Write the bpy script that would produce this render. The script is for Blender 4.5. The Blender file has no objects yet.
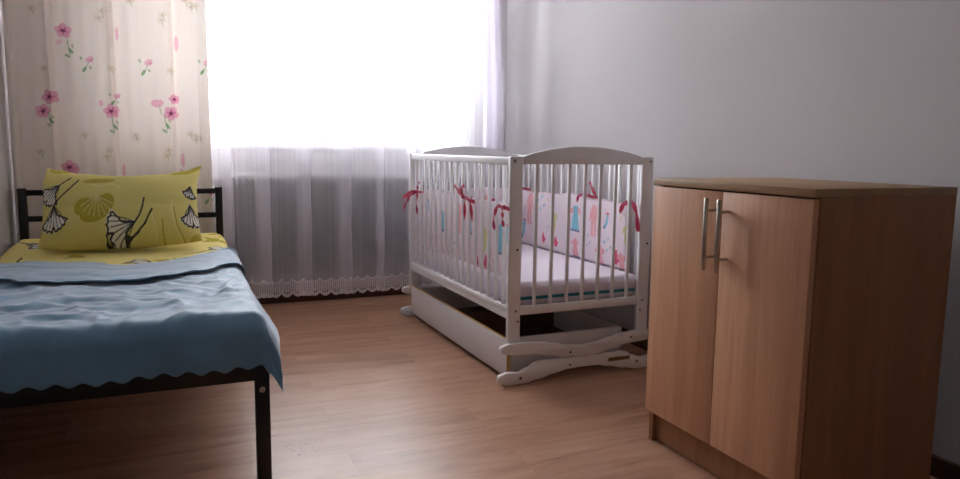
import bpy, bmesh, math, random
import numpy as np
from mathutils import Vector, Matrix, noise

random.seed(7)
S = bpy.context.scene
C = S.collection
PI = math.pi

# ------------------------------------------------------------------ helpers
def lin(c):
    c = c / 255.0
    return c / 12.92 if c <= 0.04045 else ((c + 0.055) / 1.055) ** 2.4

def rgb(r, g, b):
    return (lin(r), lin(g), lin(b), 1.0)

def smooth(a, b, x):
    t = max(0.0, min(1.0, (x - a) / (b - a)))
    return t * t * (3 - 2 * t)

def lerp_table(tab, x):
    if x <= tab[0][0]:
        return tab[0][1]
    for (x0, y0), (x1, y1) in zip(tab, tab[1:]):
        if x <= x1:
            t = (x - x0) / (x1 - x0)
            t = t * t * (3 - 2 * t)
            return y0 + (y1 - y0) * t
    return tab[-1][1]

def box(bm, x0, x1, y0, y1, z0, z1, bev=0.0, seg=2):
    vs = [bm.verts.new(p) for p in ((x0, y0, z0), (x1, y0, z0), (x1, y1, z0), (x0, y1, z0),
                                    (x0, y0, z1), (x1, y0, z1), (x1, y1, z1), (x0, y1, z1))]
    fs = [bm.faces.new([vs[i] for i in q]) for q in ((3, 2, 1, 0), (4, 5, 6, 7), (0, 1, 5, 4),
                                                     (1, 2, 6, 5), (2, 3, 7, 6), (3, 0, 4, 7))]
    if bev > 0:
        es = list({e for f in fs for e in f.edges})
        bmesh.ops.bevel(bm, geom=es, offset=bev, segments=seg, affect='EDGES', profile=0.5)
    return bm

def tube(bm, pts, r, n=12, caps=True):
    pts = [Vector(p) for p in pts]
    rings = []
    for i, p in enumerate(pts):
        d = (pts[min(i + 1, len(pts) - 1)] - pts[max(i - 1, 0)]).normalized()
        a = d.cross(Vector((0, 0, 1)))
        if a.length < 1e-3:
            a = d.cross(Vector((1, 0, 0)))
        a.normalize()
        b = d.cross(a)
        rr = r[i] if isinstance(r, (list, tuple)) else r
        rings.append([bm.verts.new(p + a * (rr * math.cos(2 * PI * k / n)) + b * (rr * math.sin(2 * PI * k / n))) for k in range(n)])
    for A, B in zip(rings, rings[1:]):
        for k in range(n):
            bm.faces.new((A[k], A[(k + 1) % n], B[(k + 1) % n], B[k]))
    if caps:
        bm.faces.new(rings[0][::-1])
        bm.faces.new(rings[-1])
    return bm

def prism(bm, prof, y0, y1, bev=0.0):
    """profile in x-z extruded along y"""
    a = [bm.verts.new((x, y0, z)) for x, z in prof]
    b = [bm.verts.new((x, y1, z)) for x, z in prof]
    n = len(prof)
    f0 = bm.faces.new(a)
    f1 = bm.faces.new(b[::-1])
    for i in range(n):
        bm.faces.new((a[i], b[i], b[(i + 1) % n], a[(i + 1) % n]))
    bmesh.ops.recalc_face_normals(bm, faces=bm.faces)
    if bev > 0:
        es = list(set(f0.edges) | set(f1.edges))
        bmesh.ops.bevel(bm, geom=es, offset=bev, segments=2, affect='EDGES', profile=0.5)
    return bm

def root_of(o):
    while o.parent:
        o = o.parent
    return o

def link(name, me, parent, world):
    o = bpy.data.objects.new(name, me)
    C.objects.link(o)
    if parent is not None:
        r = root_of(parent)
        o.parent = parent
        if world:
            M = Matrix.Translation(r.location) @ r.rotation_euler.to_matrix().to_4x4()
            me.transform(M.inverted())
    return o

def obj(name, bm, m, parent=None, world=True, sm=True, angle=35):
    me = bpy.data.meshes.new(name)
    bmesh.ops.recalc_face_normals(bm, faces=bm.faces)
    bm.to_mesh(me)
    bm.free()
    me.materials.append(m)
    o = link(name, me, parent, world)
    if sm:
        me.polygons.foreach_set('use_smooth', [True] * len(me.polygons))
        me.set_sharp_from_angle(angle=math.radians(angle))
    return o

def grid_mesh(name, P, m, parent=None, world=True, colors=None, uv=None, closed=False):
    """P: array (rows, cols, 3)"""
    R, K = P.shape[:2]
    idx = np.arange(R * K).reshape(R, K)
    if closed:
        idx = np.concatenate([idx, idx[:, :1]], axis=1)
    q = np.stack([idx[:-1, :-1], idx[:-1, 1:], idx[1:, 1:], idx[1:, :-1]], -1).reshape(-1, 4)
    me = bpy.data.meshes.new(name)
    me.from_pydata(P.reshape(-1, 3).tolist(), [], q.tolist())
    me.materials.append(m)
    me.polygons.foreach_set('use_smooth', [True] * len(me.polygons))
    if colors is not None:
        ca = me.color_attributes.new('print', 'FLOAT_COLOR', 'POINT')
        c4 = np.ones((R * K, 4), np.float32)
        c4[:, :3] = colors.reshape(-1, 3)
        ca.data.foreach_set('color', c4.ravel())
    if uv is not None:
        ul = me.uv_layers.new(name='UVMap')
        li = np.zeros(len(me.loops), np.int32)
        me.loops.foreach_get('vertex_index', li)
        ul.data.foreach_set('uv', uv.reshape(-1, 2)[li].astype(np.float32).ravel())
    me.update()
    return link(name, me, parent, world)

def empty(name, label, cat, loc, rotz=0.0, group=None):
    o = bpy.data.objects.new(name, None)
    C.objects.link(o)
    o.location = loc
    o.rotation_euler = (0, 0, rotz)
    o.empty_display_size = 0.1
    tag(o, label, cat, group)
    return o

def tag(o, label, cat, group=None):
    o['label'] = label
    o['category'] = cat
    if group:
        o['group'] = group
    return o

def struct(name, bm, m, parent=None, sm=False):
    o = obj(name, bm, m, parent, sm=sm)
    if parent is None:
        o['kind'] = 'structure'
    return o

# ------------------------------------------------------------------ materials
def newmat(name):
    m = bpy.data.materials.new(name)
    m.use_nodes = True
    nt = m.node_tree
    nt.nodes.clear()
    out = nt.nodes.new('ShaderNodeOutputMaterial')
    return m, nt, out

def N(nt, t, **kw):
    n = nt.nodes.new(t)
    for k, v in kw.items():
        if k in n.inputs:
            n.inputs[k].default_value = v
        else:
            setattr(n, k, v)
    return n

def principled(name, col, rough=0.5, metal=0.0, vary=0.06, scale=8.0, bump=0.0, bump_scale=200.0, spec=0.5, sheen=0.0, stretch=(1, 1, 1)):
    m, nt, out = newmat(name)
    p = N(nt, 'ShaderNodeBsdfPrincipled')
    p.inputs['Roughness'].default_value = rough
    p.inputs['Metallic'].default_value = metal
    p.inputs['Specular IOR Level'].default_value = spec
    if sheen:
        p.inputs['Sheen Weight'].default_value = sheen
        p.inputs['Sheen Roughness'].default_value = 0.45
    tc = N(nt, 'ShaderNodeTexCoord')
    mp = N(nt, 'ShaderNodeMapping')
    mp.inputs['Scale'].default_value = stretch
    nt.links.new(tc.outputs['Object'], mp.inputs['Vector'])
    nz = N(nt, 'ShaderNodeTexNoise', Scale=scale, Detail=5.0)
    nt.links.new(mp.outputs[0], nz.inputs['Vector'])
    mr = N(nt, 'ShaderNodeMapRange')
    mr.inputs['From Min'].default_value = 0.3
    mr.inputs['From Max'].default_value = 0.7
    mr.inputs['To Min'].default_value = 1 - vary
    mr.inputs['To Max'].default_value = 1 + vary
    nt.links.new(nz.outputs['Fac'], mr.inputs['Value'])
    mx = N(nt, 'ShaderNodeVectorMath', operation='SCALE')
    mx.inputs[0].default_value = col[:3]
    nt.links.new(mr.outputs[0], mx.inputs['Scale'])
    nt.links.new(mx.outputs[0], p.inputs['Base Color'])
    if bump:
        b = N(nt, 'ShaderNodeBump', Strength=bump, Distance=0.002)
        nb = N(nt, 'ShaderNodeTexNoise', Scale=bump_scale, Detail=3.0)
        nt.links.new(mp.outputs[0], nb.inputs['Vector'])
        nt.links.new(nb.outputs['Fac'], b.inputs['Height'])
        nt.links.new(b.outputs[0], p.inputs['Normal'])
    nt.links.new(p.outputs[0], out.inputs[0])
    return m

def wood(name, base, dark, rough=0.45, axis='Z', scale=1.0, contrast=1.0):
    m, nt, out = newmat(name)
    p = N(nt, 'ShaderNodeBsdfPrincipled')
    p.inputs['Roughness'].default_value = rough
    p.inputs['Specular IOR Level'].default_value = 0.35
    tc = N(nt, 'ShaderNodeTexCoord')
    mp = N(nt, 'ShaderNodeMapping')
    st = {'X': (0.35, 6, 6), 'Y': (6, 0.35, 6), 'Z': (6, 6, 0.35)}[axis]
    mp.inputs['Scale'].default_value = [s * scale for s in st]
    nt.links.new(tc.outputs['Object'], mp.inputs['Vector'])
    n1 = N(nt, 'ShaderNodeTexNoise', Scale=2.2, Detail=4.0, Roughness=0.6, Distortion=0.6)
    n2 = N(nt, 'ShaderNodeTexNoise', Scale=14.0, Detail=6.0, Roughness=0.7)
    nt.links.new(mp.outputs[0], n1.inputs['Vector'])
    nt.links.new(mp.outputs[0], n2.inputs['Vector'])
    ad = N(nt, 'ShaderNodeMath', operation='MULTIPLY_ADD')
    nt.links.new(n2.outputs['Fac'], ad.inputs[0])
    ad.inputs[1].default_value = 0.55
    nt.links.new(n1.outputs['Fac'], ad.inputs[2])
    cr = N(nt, 'ShaderNodeValToRGB')
    e = cr.color_ramp.elements
    e[0].position = 0.78 - 0.26 * contrast
    e[0].color = dark
    e[1].position = 0.78 + 0.26 * contrast
    e[1].color = base
    nt.links.new(ad.outputs[0], cr.inputs[0])
    nt.links.new(cr.outputs[0], p.inputs['Base Color'])
    b = N(nt, 'ShaderNodeBump', Strength=0.08, Distance=0.001)
    nt.links.new(n2.outputs['Fac'], b.inputs['Height'])
    nt.links.new(b.outputs[0], p.inputs['Normal'])
    nt.links.new(p.outputs[0], out.inputs[0])
    return m

def printed(name, rough=0.85, transl=0.0, weave=600.0):
    """fabric whose print comes from the mesh's 'print' colours"""
    m, nt, out = newmat(name)
    at = N(nt, 'ShaderNodeVertexColor', layer_name='print')
    p = N(nt, 'ShaderNodeBsdfPrincipled')
    p.inputs['Roughness'].default_value = rough
    p.inputs['Specular IOR Level'].default_value = 0.15
    nt.links.new(at.outputs['Color'], p.inputs['Base Color'])
    tc = N(nt, 'ShaderNodeTexCoord')
    nb = N(nt, 'ShaderNodeTexNoise', Scale=weave, Detail=2.0)
    nt.links.new(tc.outputs['Object'], nb.inputs['Vector'])
    b = N(nt, 'ShaderNodeBump', Strength=0.15, Distance=0.001)
    nt.links.new(nb.outputs['Fac'], b.inputs['Height'])
    nt.links.new(b.outputs[0], p.inputs['Normal'])
    if transl > 0:
        t = N(nt, 'ShaderNodeBsdfTranslucent')
        nt.links.new(at.outputs['Color'], t.inputs['Color'])
        mx = N(nt, 'ShaderNodeMixShader')
        mx.inputs[0].default_value = transl
        nt.links.new(p.outputs[0], mx.inputs[1])
        nt.links.new(t.outputs[0], mx.inputs[2])
        nt.links.new(mx.outputs[0], out.inputs[0])
    else:
        nt.links.new(p.outputs[0], out.inputs[0])
    return m

M = {}
M['wall'] = principled('wall_paint', rgb(192, 188, 189), 0.9, vary=0.015, scale=1.5, bump=0.08, bump_scale=60, spec=0.2)
M['wall_bounce'] = principled('rear_wall_bounce_tone', rgb(205, 202, 202), 0.9, vary=0.03, scale=1.5, spec=0.2)  # unseen wall behind the camera, its tone set for the light it bounces
M['ceil'] = principled('ceiling_paint', rgb(238, 236, 236), 0.9, vary=0.01, spec=0.2)
M['reveal'] = principled('reveal_paint', rgb(235, 232, 238), 0.8, vary=0.01, spec=0.2)
M['upvc'] = principled('white_plastic', rgb(238, 236, 240), 0.35, vary=0.01)
M['rad'] = principled('radiator_enamel', rgb(243, 242, 243), 0.4, vary=0.015)
M['white_wood'] = principled('white_lacquer', rgb(240, 239, 241), 0.4, vary=0.02, scale=20)
M['white_board'] = principled('white_board', rgb(232, 229, 230), 0.45, vary=0.02)
M['hardboard'] = principled('brown_hardboard', rgb(112, 82, 66), 0.75, vary=0.12, scale=30)
M['raw_edge'] = principled('raw_pine_edge', rgb(176, 134, 74), 0.6, vary=0.1)
M['sticker'] = principled('brown_label', rgb(120, 84, 44), 0.5, vary=0.08)
M['black_steel'] = principled('black_powder_coat', rgb(13, 13, 15), 0.45, vary=0.05)
M['chrome'] = principled('brushed_steel', rgb(190, 184, 176), 0.32, metal=1.0, vary=0.04)
M['bolt'] = principled('dull_zinc', rgb(120, 116, 116), 0.4, metal=0.8, vary=0.05)
M['mattress'] = principled('mattress_ticking', rgb(226, 218, 228), 0.9, vary=0.03, bump=0.35, bump_scale=70, spec=0.1)
M['teal'] = principled('teal_tape', rgb(30, 128, 142), 0.7, vary=0.05)
M['bedmattress'] = principled('bed_ticking', rgb(205, 200, 190), 0.9, vary=0.03)
M['blanket'] = principled('blue_cotton', rgb(100, 147, 178), 0.58, vary=0.05, scale=6, bump=0.2, bump_scale=350, spec=0.55, sheen=0.8)
M['ribbon'] = principled('crimson_satin', rgb(190, 44, 88), 0.5, vary=0.1, scale=40)
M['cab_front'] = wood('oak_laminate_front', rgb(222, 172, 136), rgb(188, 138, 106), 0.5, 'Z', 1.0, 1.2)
M['cab_shaded'] = wood('oak_laminate_shaded', rgb(170, 122, 84), rgb(136, 94, 62), 0.5, 'Z', 1.0, 1.2)  # shade painted in: the doors' laminate darkened on faces away from the window
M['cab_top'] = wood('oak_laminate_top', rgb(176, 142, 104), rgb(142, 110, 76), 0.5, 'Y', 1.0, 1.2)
M['skirt'] = wood('brown_skirting', rgb(96, 64, 44), rgb(62, 40, 27), 0.5, 'X')
M['bark'] = principled('tree_bark', rgb(96, 82, 70), 0.9, vary=0.2)
M['leaf'] = principled('tree_leaves', rgb(120, 128, 104), 0.8, vary=0.2)
M['leaf2'] = principled('hedge_leaves', rgb(104, 112, 92), 0.8, vary=0.2)
M['bounce_ground'] = principled('pale_bounce_ground', rgb(205, 204, 200), 0.9, vary=0.08, scale=0.5)  # unseen ground, made pale to bounce sky light up to the ceiling
M['render'] = principled('house_render', rgb(170, 160, 156), 0.9, vary=0.05)
M['rooftile'] = principled('roof_tiles', rgb(140, 100, 90), 0.8, vary=0.12)
M['drape'] = printed('floral_drape_cloth', 0.9, 0.13)
M['pillow'] = printed('pillow_cotton', 0.85)
M['sheet'] = printed('sheet_cotton', 0.85)
M['bumper'] = printed('bumper_cotton', 0.9, 0.15)

# laminate floor: planks along x
def floor_mat():
    m, nt, out = newmat('laminate_planks')
    p = N(nt, 'ShaderNodeBsdfPrincipled')
    p.inputs['Specular IOR Level'].default_value = 0.30
    tc = N(nt, 'ShaderNodeTexCoord')
    mp = N(nt, 'ShaderNodeMapping')
    mp.inputs['Location'].default_value = (0.37, 0.05, 0)
    nt.links.new(tc.outputs['Object'], mp.inputs['Vector'])
    br = N(nt, 'ShaderNodeTexBrick', offset=0.37, offset_frequency=2)
    br.inputs['Scale'].default_value = 1.0
    br.inputs['Brick Width'].default_value = 1.28
    br.inputs['Row Height'].default_value = 0.192
    br.inputs['Mortar Size'].default_value = 0.0011
    br.inputs['Mortar Smooth'].default_value = 0.6
    br.inputs['Color1'].default_value = (0, 0, 0, 1)
    br.inputs['Color2'].default_value = (1, 1, 1, 1)
    br.inputs['Mortar'].default_value = (0.5, 0.5, 0.5, 1)
    nt.links.new(mp.outputs[0], br.inputs['Vector'])
    # per-plank shift of the grain
    sh = N(nt, 'ShaderNodeVectorMath', operation='SCALE')
    sh.inputs['Scale'].default_value = 3.0
    nt.links.new(br.outputs['Color'], sh.inputs[0])
    ad = N(nt, 'ShaderNodeVectorMath', operation='ADD')
    nt.links.new(tc.outputs['Object'], ad.inputs[0])
    nt.links.new(sh.outputs[0], ad.inputs[1])
    m2 = N(nt, 'ShaderNodeMapping')
    m2.inputs['Scale'].default_value = (1.3, 11, 1)
    nt.links.new(ad.outputs[0], m2.inputs['Vector'])
    n1 = N(nt, 'ShaderNodeTexNoise', Scale=1.5, Detail=5.0, Roughness=0.6, Distortion=0.8)
    n2 = N(nt, 'ShaderNodeTexNoise', Scale=9.0, Detail=5.0, Roughness=0.7)
    nt.links.new(m2.outputs[0], n1.inputs['Vector'])
    nt.links.new(m2.outputs[0], n2.inputs['Vector'])
    a1 = N(nt, 'ShaderNodeMath', operation='MULTIPLY_ADD')
    nt.links.new(n2.outputs['Fac'], a1.inputs[0])
    a1.inputs[1].default_value = 0.35
    nt.links.new(n1.outputs['Fac'], a1.inputs[2])
    a2 = N(nt, 'ShaderNodeMath', operation='MULTIPLY_ADD')
    nt.links.new(br.outputs['Color'], a2.inputs[0])
    a2.inputs[1].default_value = 0.16
    nt.links.new(a1.outputs[0], a2.inputs[2])
    cr = N(nt, 'ShaderNodeValToRGB')
    e = cr.color_ramp.elements
    e[0].position = 0.50
    e[0].color = rgb(142, 103, 79)
    e[1].position = 1.0
    e[1].color = rgb(192, 152, 125)
    x = e.new(0.72)
    x.color = rgb(175, 133, 107)
    nt.links.new(a2.outputs[0], cr.inputs[0])
    # plank joints
    mx = N(nt, 'ShaderNodeMix', data_type='RGBA')
    nt.links.new(cr.outputs[0], mx.inputs[6])
    mx.inputs[7].default_value = rgb(104, 72, 54)
    jm = N(nt, 'ShaderNodeMath', operation='MULTIPLY')
    jm.inputs[1].default_value = 0.35
    nt.links.new(br.outputs['Fac'], jm.inputs[0])
    nt.links.new(jm.outputs[0], mx.inputs[0])
    # small worn flecks near the foot of the bed
    ds = N(nt, 'ShaderNodeVectorMath', operation='DISTANCE')
    sx = N(nt, 'ShaderNodeMapping')
    sx.inputs['Scale'].default_value = (1, 1, 0)
    nt.links.new(tc.outputs['Object'], sx.inputs['Vector'])
    nt.links.new(sx.outputs[0], ds.inputs[0])
    ds.inputs[1].default_value = (0.315, 2.12, 0)
    fl = N(nt, 'ShaderNodeTexNoise', Scale=62.0, Detail=2.0)
    nt.links.new(tc.outputs['Object'], fl.inputs['Vector'])
    dm = N(nt, 'ShaderNodeMapRange')
    dm.inputs['From Min'].default_value = 0.05
    dm.inputs['From Max'].default_value = 0.115
    dm.inputs['To Min'].default_value = 0.04
    dm.inputs['To Max'].default_value = -0.25
    nt.links.new(ds.outputs['Value'], dm.inputs['Value'])
    fa = N(nt, 'ShaderNodeMath', operation='ADD')
    nt.links.new(fl.outputs['Fac'], fa.inputs[0])
    nt.links.new(dm.outputs[0], fa.inputs[1])
    ft = N(nt, 'ShaderNodeMapRange')
    ft.inputs['From Min'].default_value = 0.625
    ft.inputs['From Max'].default_value = 0.66
    ft.inputs['To Max'].default_value = 0.7
    nt.links.new(fa.outputs[0], ft.inputs['Value'])
    m3 = N(nt, 'ShaderNodeMix', data_type='RGBA')
    nt.links.new(ft.outputs[0], m3.inputs[0])
    nt.links.new(mx.outputs[2], m3.inputs[6])
    m3.inputs[7].default_value = rgb(84, 64, 58)
    nt.links.new(m3.outputs[2], p.inputs['Base Color'])
    rr = N(nt, 'ShaderNodeMapRange')
    rr.inputs['To Min'].default_value = 0.30
    rr.inputs['To Max'].default_value = 0.44
    nt.links.new(n1.outputs['Fac'], rr.inputs['Value'])
    nt.links.new(rr.outputs[0], p.inputs['Roughness'])
    b = N(nt, 'ShaderNodeBump', Strength=0.12, Distance=0.001)
    nt.links.new(n2.outputs['Fac'], b.inputs['Height'])
    nt.links.new(b.outputs[0], p.inputs['Normal'])
    nt.links.new(p.outputs[0], out.inputs[0])
    return m
M['floor'] = floor_mat()

def glass_mat():
    m, nt, out = newmat('clear_pane')
    t = N(nt, 'ShaderNodeBsdfTransparent', Color=(0.95, 0.96, 0.96, 1))
    g = N(nt, 'ShaderNodeBsdfGlossy', Roughness=0.02)
    fr = N(nt, 'ShaderNodeFresnel', IOR=1.45)
    mx = N(nt, 'ShaderNodeMixShader')
    nt.links.new(fr.outputs[0], mx.inputs[0])
    nt.links.new(t.outputs[0], mx.inputs[1])
    nt.links.new(g.outputs[0], mx.inputs[2])
    nt.links.new(mx.outputs[0], out.inputs[0])
    return m
M['glass'] = glass_mat()

def sheer_mat():
    """fine voile with a crocheted lace band; UV in metres: u along the cloth, v above the hem"""
    m, nt, out = newmat('white_voile')
    tr = N(nt, 'ShaderNodeBsdfTransparent')
    df = N(nt, 'ShaderNodeBsdfDiffuse', Color=(0.92, 0.90, 0.95, 1))
    tl = N(nt, 'ShaderNodeBsdfTranslucent', Color=(0.93, 0.90, 0.97, 1))
    cl = N(nt, 'ShaderNodeMixShader')
    cl.inputs[0].default_value = 0.48
    nt.links.new(df.outputs[0], cl.inputs[1])
    nt.links.new(tl.outputs[0], cl.inputs[2])
    uv = N(nt, 'ShaderNodeUVMap', uv_map='UVMap')
    sp = N(nt, 'ShaderNodeSeparateXYZ')
    nt.links.new(uv.outputs[0], sp.inputs[0])
    # vertical thread streaks
    mp = N(nt, 'ShaderNodeMapping')
    mp.inputs['Scale'].default_value = (70, 0.5, 1)
    nt.links.new(uv.outputs[0], mp.inputs['Vector'])
    nz = N(nt, 'ShaderNodeTexNoise', Scale=1.0, Detail=3.0)
    nt.links.new(mp.outputs[0], nz.inputs['Vector'])
    op = N(nt, 'ShaderNodeMapRange')
    op.inputs['From Min'].default_value = 0.3
    op.inputs['From Max'].default_value = 0.7
    op.inputs['To Min'].default_value = 0.31
    op.inputs['To Max'].default_value = 0.39
    nt.links.new(nz.outputs['Fac'], op.inputs['Value'])
    # lace holes: product of two sines
    def sine(sock, freq, ph=0.0):
        a = N(nt, 'ShaderNodeMath', operation='MULTIPLY_ADD')
        a.inputs[1].default_value = 2 * PI * freq
        a.inputs[2].default_value = ph
        nt.links.new(sock, a.inputs[0])
        s = N(nt, 'ShaderNodeMath', operation='SINE')
        nt.links.new(a.outputs[0], s.inputs[0])
        return s.outputs[0]
    dsum = N(nt, 'ShaderNodeMath', operation='ADD')
    nt.links.new(sp.outputs[0], dsum.inputs[0]); nt.links.new(sp.outputs[1], dsum.inputs[1])
    dsub = N(nt, 'ShaderNodeMath', operation='SUBTRACT')
    nt.links.new(sp.outputs[0], dsub.inputs[0]); nt.links.new(sp.outputs[1], dsub.inputs[1])
    pr = N(nt, 'ShaderNodeMath', operation='MULTIPLY')
    nt.links.new(sine(dsum.outputs[0], 42), pr.inputs[0])
    nt.links.new(sine(dsub.outputs[0], 42), pr.inputs[1])
    ho = N(nt, 'ShaderNodeMapRange')
    ho.inputs['From Min'].default_value = -0.15
    ho.inputs['From Max'].default_value = 0.15
    ho.inputs['To Min'].default_value = 0.92
    ho.inputs['To Max'].default_value = 0.12
    nt.links.new(pr.outputs[0], ho.inputs['Value'])
    # band mask between v=.018 and v=.085 ; solid edging below and a solid line at the top
    def band(lo, hi):
        a = N(nt, 'ShaderNodeMath', operation='GREATER_THAN'); a.inputs[1].default_value = lo
        b = N(nt, 'ShaderNodeMath', operation='LESS_THAN'); b.inputs[1].default_value = hi
        nt.links.new(sp.outputs[1], a.inputs[0]); nt.links.new(sp.outputs[1], b.inputs[0])
        c = N(nt, 'ShaderNodeMath', operation='MULTIPLY')
        nt.links.new(a.outputs[0], c.inputs[0]); nt.links.new(b.outputs[0], c.inputs[1])
        return c.outputs[0]
    def mixf(fac, a, b):
        x = N(nt, 'ShaderNodeMix', data_type='FLOAT')
        nt.links.new(fac, x.inputs[0])
        nt.links.new(a, x.inputs[2])
        if isinstance(b, float):
            x.inputs[3].default_value = b
        else:
            nt.links.new(b, x.inputs[3])
        return x.outputs[0]
    o1 = mixf(band(-0.2, 0.085), op.outputs[0], ho.outputs[0])
    o2 = mixf(band(-0.2, 0.014), o1, 0.85)
    o3 = mixf(band(0.081, 0.088), o2, 0.8)
    mx = N(nt, 'ShaderNodeMixShader')
    nt.links.new(o3, mx.inputs[0])
    nt.links.new(tr.outputs[0], mx.inputs[1])
    nt.links.new(cl.outputs[0], mx.inputs[2])
    nt.links.new(mx.outputs[0], out.inputs[0])
    return m
M['sheer'] = sheer_mat()

# ------------------------------------------------------------------ print painting
def in_poly(P, poly):
    x, y = P[:, 0], P[:, 1]
    ins = np.zeros(len(P), bool)
    n = len(poly)
    j = n - 1
    for i in range(n):
        xi, yi = poly[i]; xj, yj = poly[j]
        if yi != yj:
            c = ((yi > y) != (yj > y)) & (x < (xj - xi) * (y - yi) / (yj - yi) + xi)
            ins ^= c
        j = i
    return ins

def seg_dist(P, pts):
    d = np.full(len(P), 1e9)
    for (ax, ay), (bx, by) in zip(pts, pts[1:]):
        vx, vy = bx - ax, by - ay
        t = np.clip(((P[:, 0] - ax) * vx + (P[:, 1] - ay) * vy) / (vx * vx + vy * vy + 1e-12), 0, 1)
        d = np.minimum(d, np.hypot(P[:, 0] - ax - t * vx, P[:, 1] - ay - t * vy))
    return d

class Canvas:
    def __init__(self, P2, base):
        self.P = P2.reshape(-1, 2).astype(float)
        self.C = np.tile(np.array(base[:3], float), (len(self.P), 1))
    def local(self, cx, cy, s, rot=0.0, flip=1):
        q = self.P - np.array([cx, cy])
        c, sn = math.cos(rot), math.sin(rot)
        return np.stack([(q[:, 0] * c + q[:, 1] * sn) * flip, -q[:, 0] * sn + q[:, 1] * c], 1) / s
    def put(self, mask, col, a=1.0):
        col = np.array(col[:3])
        self.C[mask] = self.C[mask] * (1 - a) + col * a
    def ellipse(self, q, x, y, rx, ry, col, ang=0.0, a=1.0, soft=0.0):
        dx, dy = q[:, 0] - x, q[:, 1] - y
        c, s = math.cos(ang), math.sin(ang)
        u, v = (dx * c + dy * s) / rx, (-dx * s + dy * c) / ry
        self.put(u * u + v * v < 1, col, a)
    def poly(self, q, pts, col, a=1.0):
        lo = np.min(pts, 0); hi = np.max(pts, 0)
        k = np.where((q[:, 0] >= lo[0]) & (q[:, 0] <= hi[0]) & (q[:, 1] >= lo[1]) & (q[:, 1] <= hi[1]))[0]
        if len(k):
            k = k[in_poly(q[k], pts)]
            self.C[k] = self.C[k] * (1 - a) + np.array(col[:3]) * a
    def line(self, q, pts, w, col, a=1.0):
        lo = np.min(pts, 0) - w; hi = np.max(pts, 0) + w
        k = np.where((q[:, 0] >= lo[0]) & (q[:, 0] <= hi[0]) & (q[:, 1] >= lo[1]) & (q[:, 1] <= hi[1]))[0]
        if len(k):
            k = k[seg_dist(q[k], pts) < w]
            self.C[k] = self.C[k] * (1 - a) + np.array(col[:3]) * a

PINK, DPINK, PLUM = rgb(226, 160, 184), rgb(206, 112, 150), rgb(122, 54, 88)
GREEN, TAN = rgb(118, 162, 108), rgb(204, 190, 164)

def poppy(cv, x, y, s, rot=0.0):
    q = cv.local(x, y, s, rot)
    for k in range(5):
        a = k * 2 * PI / 5 + 0.3
        cv.ellipse(q, 0.5 * math.cos(a), 0.45 * math.sin(a), 0.52, 0.44, PINK, a, 0.85)
    for k in range(5):
        a = k * 2 * PI / 5 + 0.9
        cv.ellipse(q, 0.35 * math.cos(a), 0.3 * math.sin(a), 0.32, 0.14, DPINK, a, 0.7)
    cv.ellipse(q, 0, 0, 0.26, 0.22, PLUM, 0, 0.9)

def leafspray(cv, x, y, s, rot=0.0):
    q = cv.local(x, y, s, rot)
    cv.line(q, [(0, 1.0), (0.05, 0.2), (0.25, -0.8)], 0.07, GREEN, 0.7)
    cv.ellipse(q, 0.35, -0.35, 0.42, 0.17, GREEN, -1.0, 0.9)
    cv.ellipse(q, -0.05, -1.0, 0.38, 0.16, GREEN, -0.6, 0.8)
    cv.ellipse(q, 0.55, 0.3, 0.28, 0.12, GREEN, -1.2, 0.6)

def bud(cv, x, y, s):
    q = cv.local(x, y, s)
    cv.ellipse(q, 0.35, 0.35, 0.62, 0.45, PINK, 0.5, 0.75)
    cv.ellipse(q, 0.55, 0.2, 0.3, 0.25, DPINK, 0.2, 0.5)
    cv.ellipse(q, -0.9, 0.55, 0.3, 0.16, GREEN, 2.2, 0.75)
    cv.line(q, [(0.2, 0.0), (-0.1, -0.8), (-0.4, -1.5)], 0.07, GREEN, 0.6)
    cv.ellipse(q, -0.45, -1.2, 0.5, 0.22, GREEN, 1.0, 0.9)
    cv.ellipse(q, 0.4, -0.9, 0.3, 0.14, GREEN, 2.2, 0.7)

def ghost(cv, x, y, s):
    q = cv.local(x, y, s)
    for k in range(5):
        a = k * 2 * PI / 5
        cv.ellipse(q, 0.5 * math.cos(a), 0.4 * math.sin(a), 0.36, 0.26, TAN, a, 0.35)
    cv.ellipse(q, 0, 0, 0.2, 0.18, rgb(160, 130, 90), 0, 0.5)
    cv.line(q, [(0.1, -0.3), (0.3, -1.1)], 0.06, GREEN, 0.4)

# ------------------------------------------------------------------ room shell
XL, XR, YB, YF, H = -0.738, 1.980, 4.250, -2.2, 2.56
WX0, WX1, WZ0, WZ1 = -0.40, 1.774, 0.905, 2.50       # window opening
bm = bmesh.new(); box(bm, XL - 0.2, XR + 0.2, YF - 0.2, YB + 0.16, -0.12, 0.0); struct('floor', bm, M['floor'])
bm = bmesh.new(); box(bm, XL - 0.2, XR + 0.2, YF - 0.2, YB + 0.16, H, H + 0.12); struct('ceiling', bm, M['ceil'])
bm = bmesh.new(); box(bm, XL - 0.2, XL, YF - 0.2, YB, 0, H); struct('wall_left', bm, M['wall'])
bm = bmesh.new(); box(bm, XR, XR + 0.2, YF - 0.2, YB, 0, H); struct('wall_right', bm, M['wall'])
bm = bmesh.new(); box(bm, XL, XR, YF - 0.2, YF, 0, H); struct('wall_front', bm, M['wall_bounce'])
bm = bmesh.new()
box(bm, XL - 0.2, WX0, YB, YB + 0.16, 0, H)
box(bm, WX1, XR + 0.2, YB, YB + 0.16, 0, H)
box(bm, WX0, WX1, YB, YB + 0.16, 0, WZ0)
box(bm, WX0, WX1, YB, YB + 0.16, WZ1, H)
struct('wall_back', bm, M['wall'])
def skirting(name, x0, x1, y0, y1):
    bm = bmesh.new(); box(bm, x0, x1, y0, y1, 0, 0.062, 0.004); struct(name, bm, M['skirt'])
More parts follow.
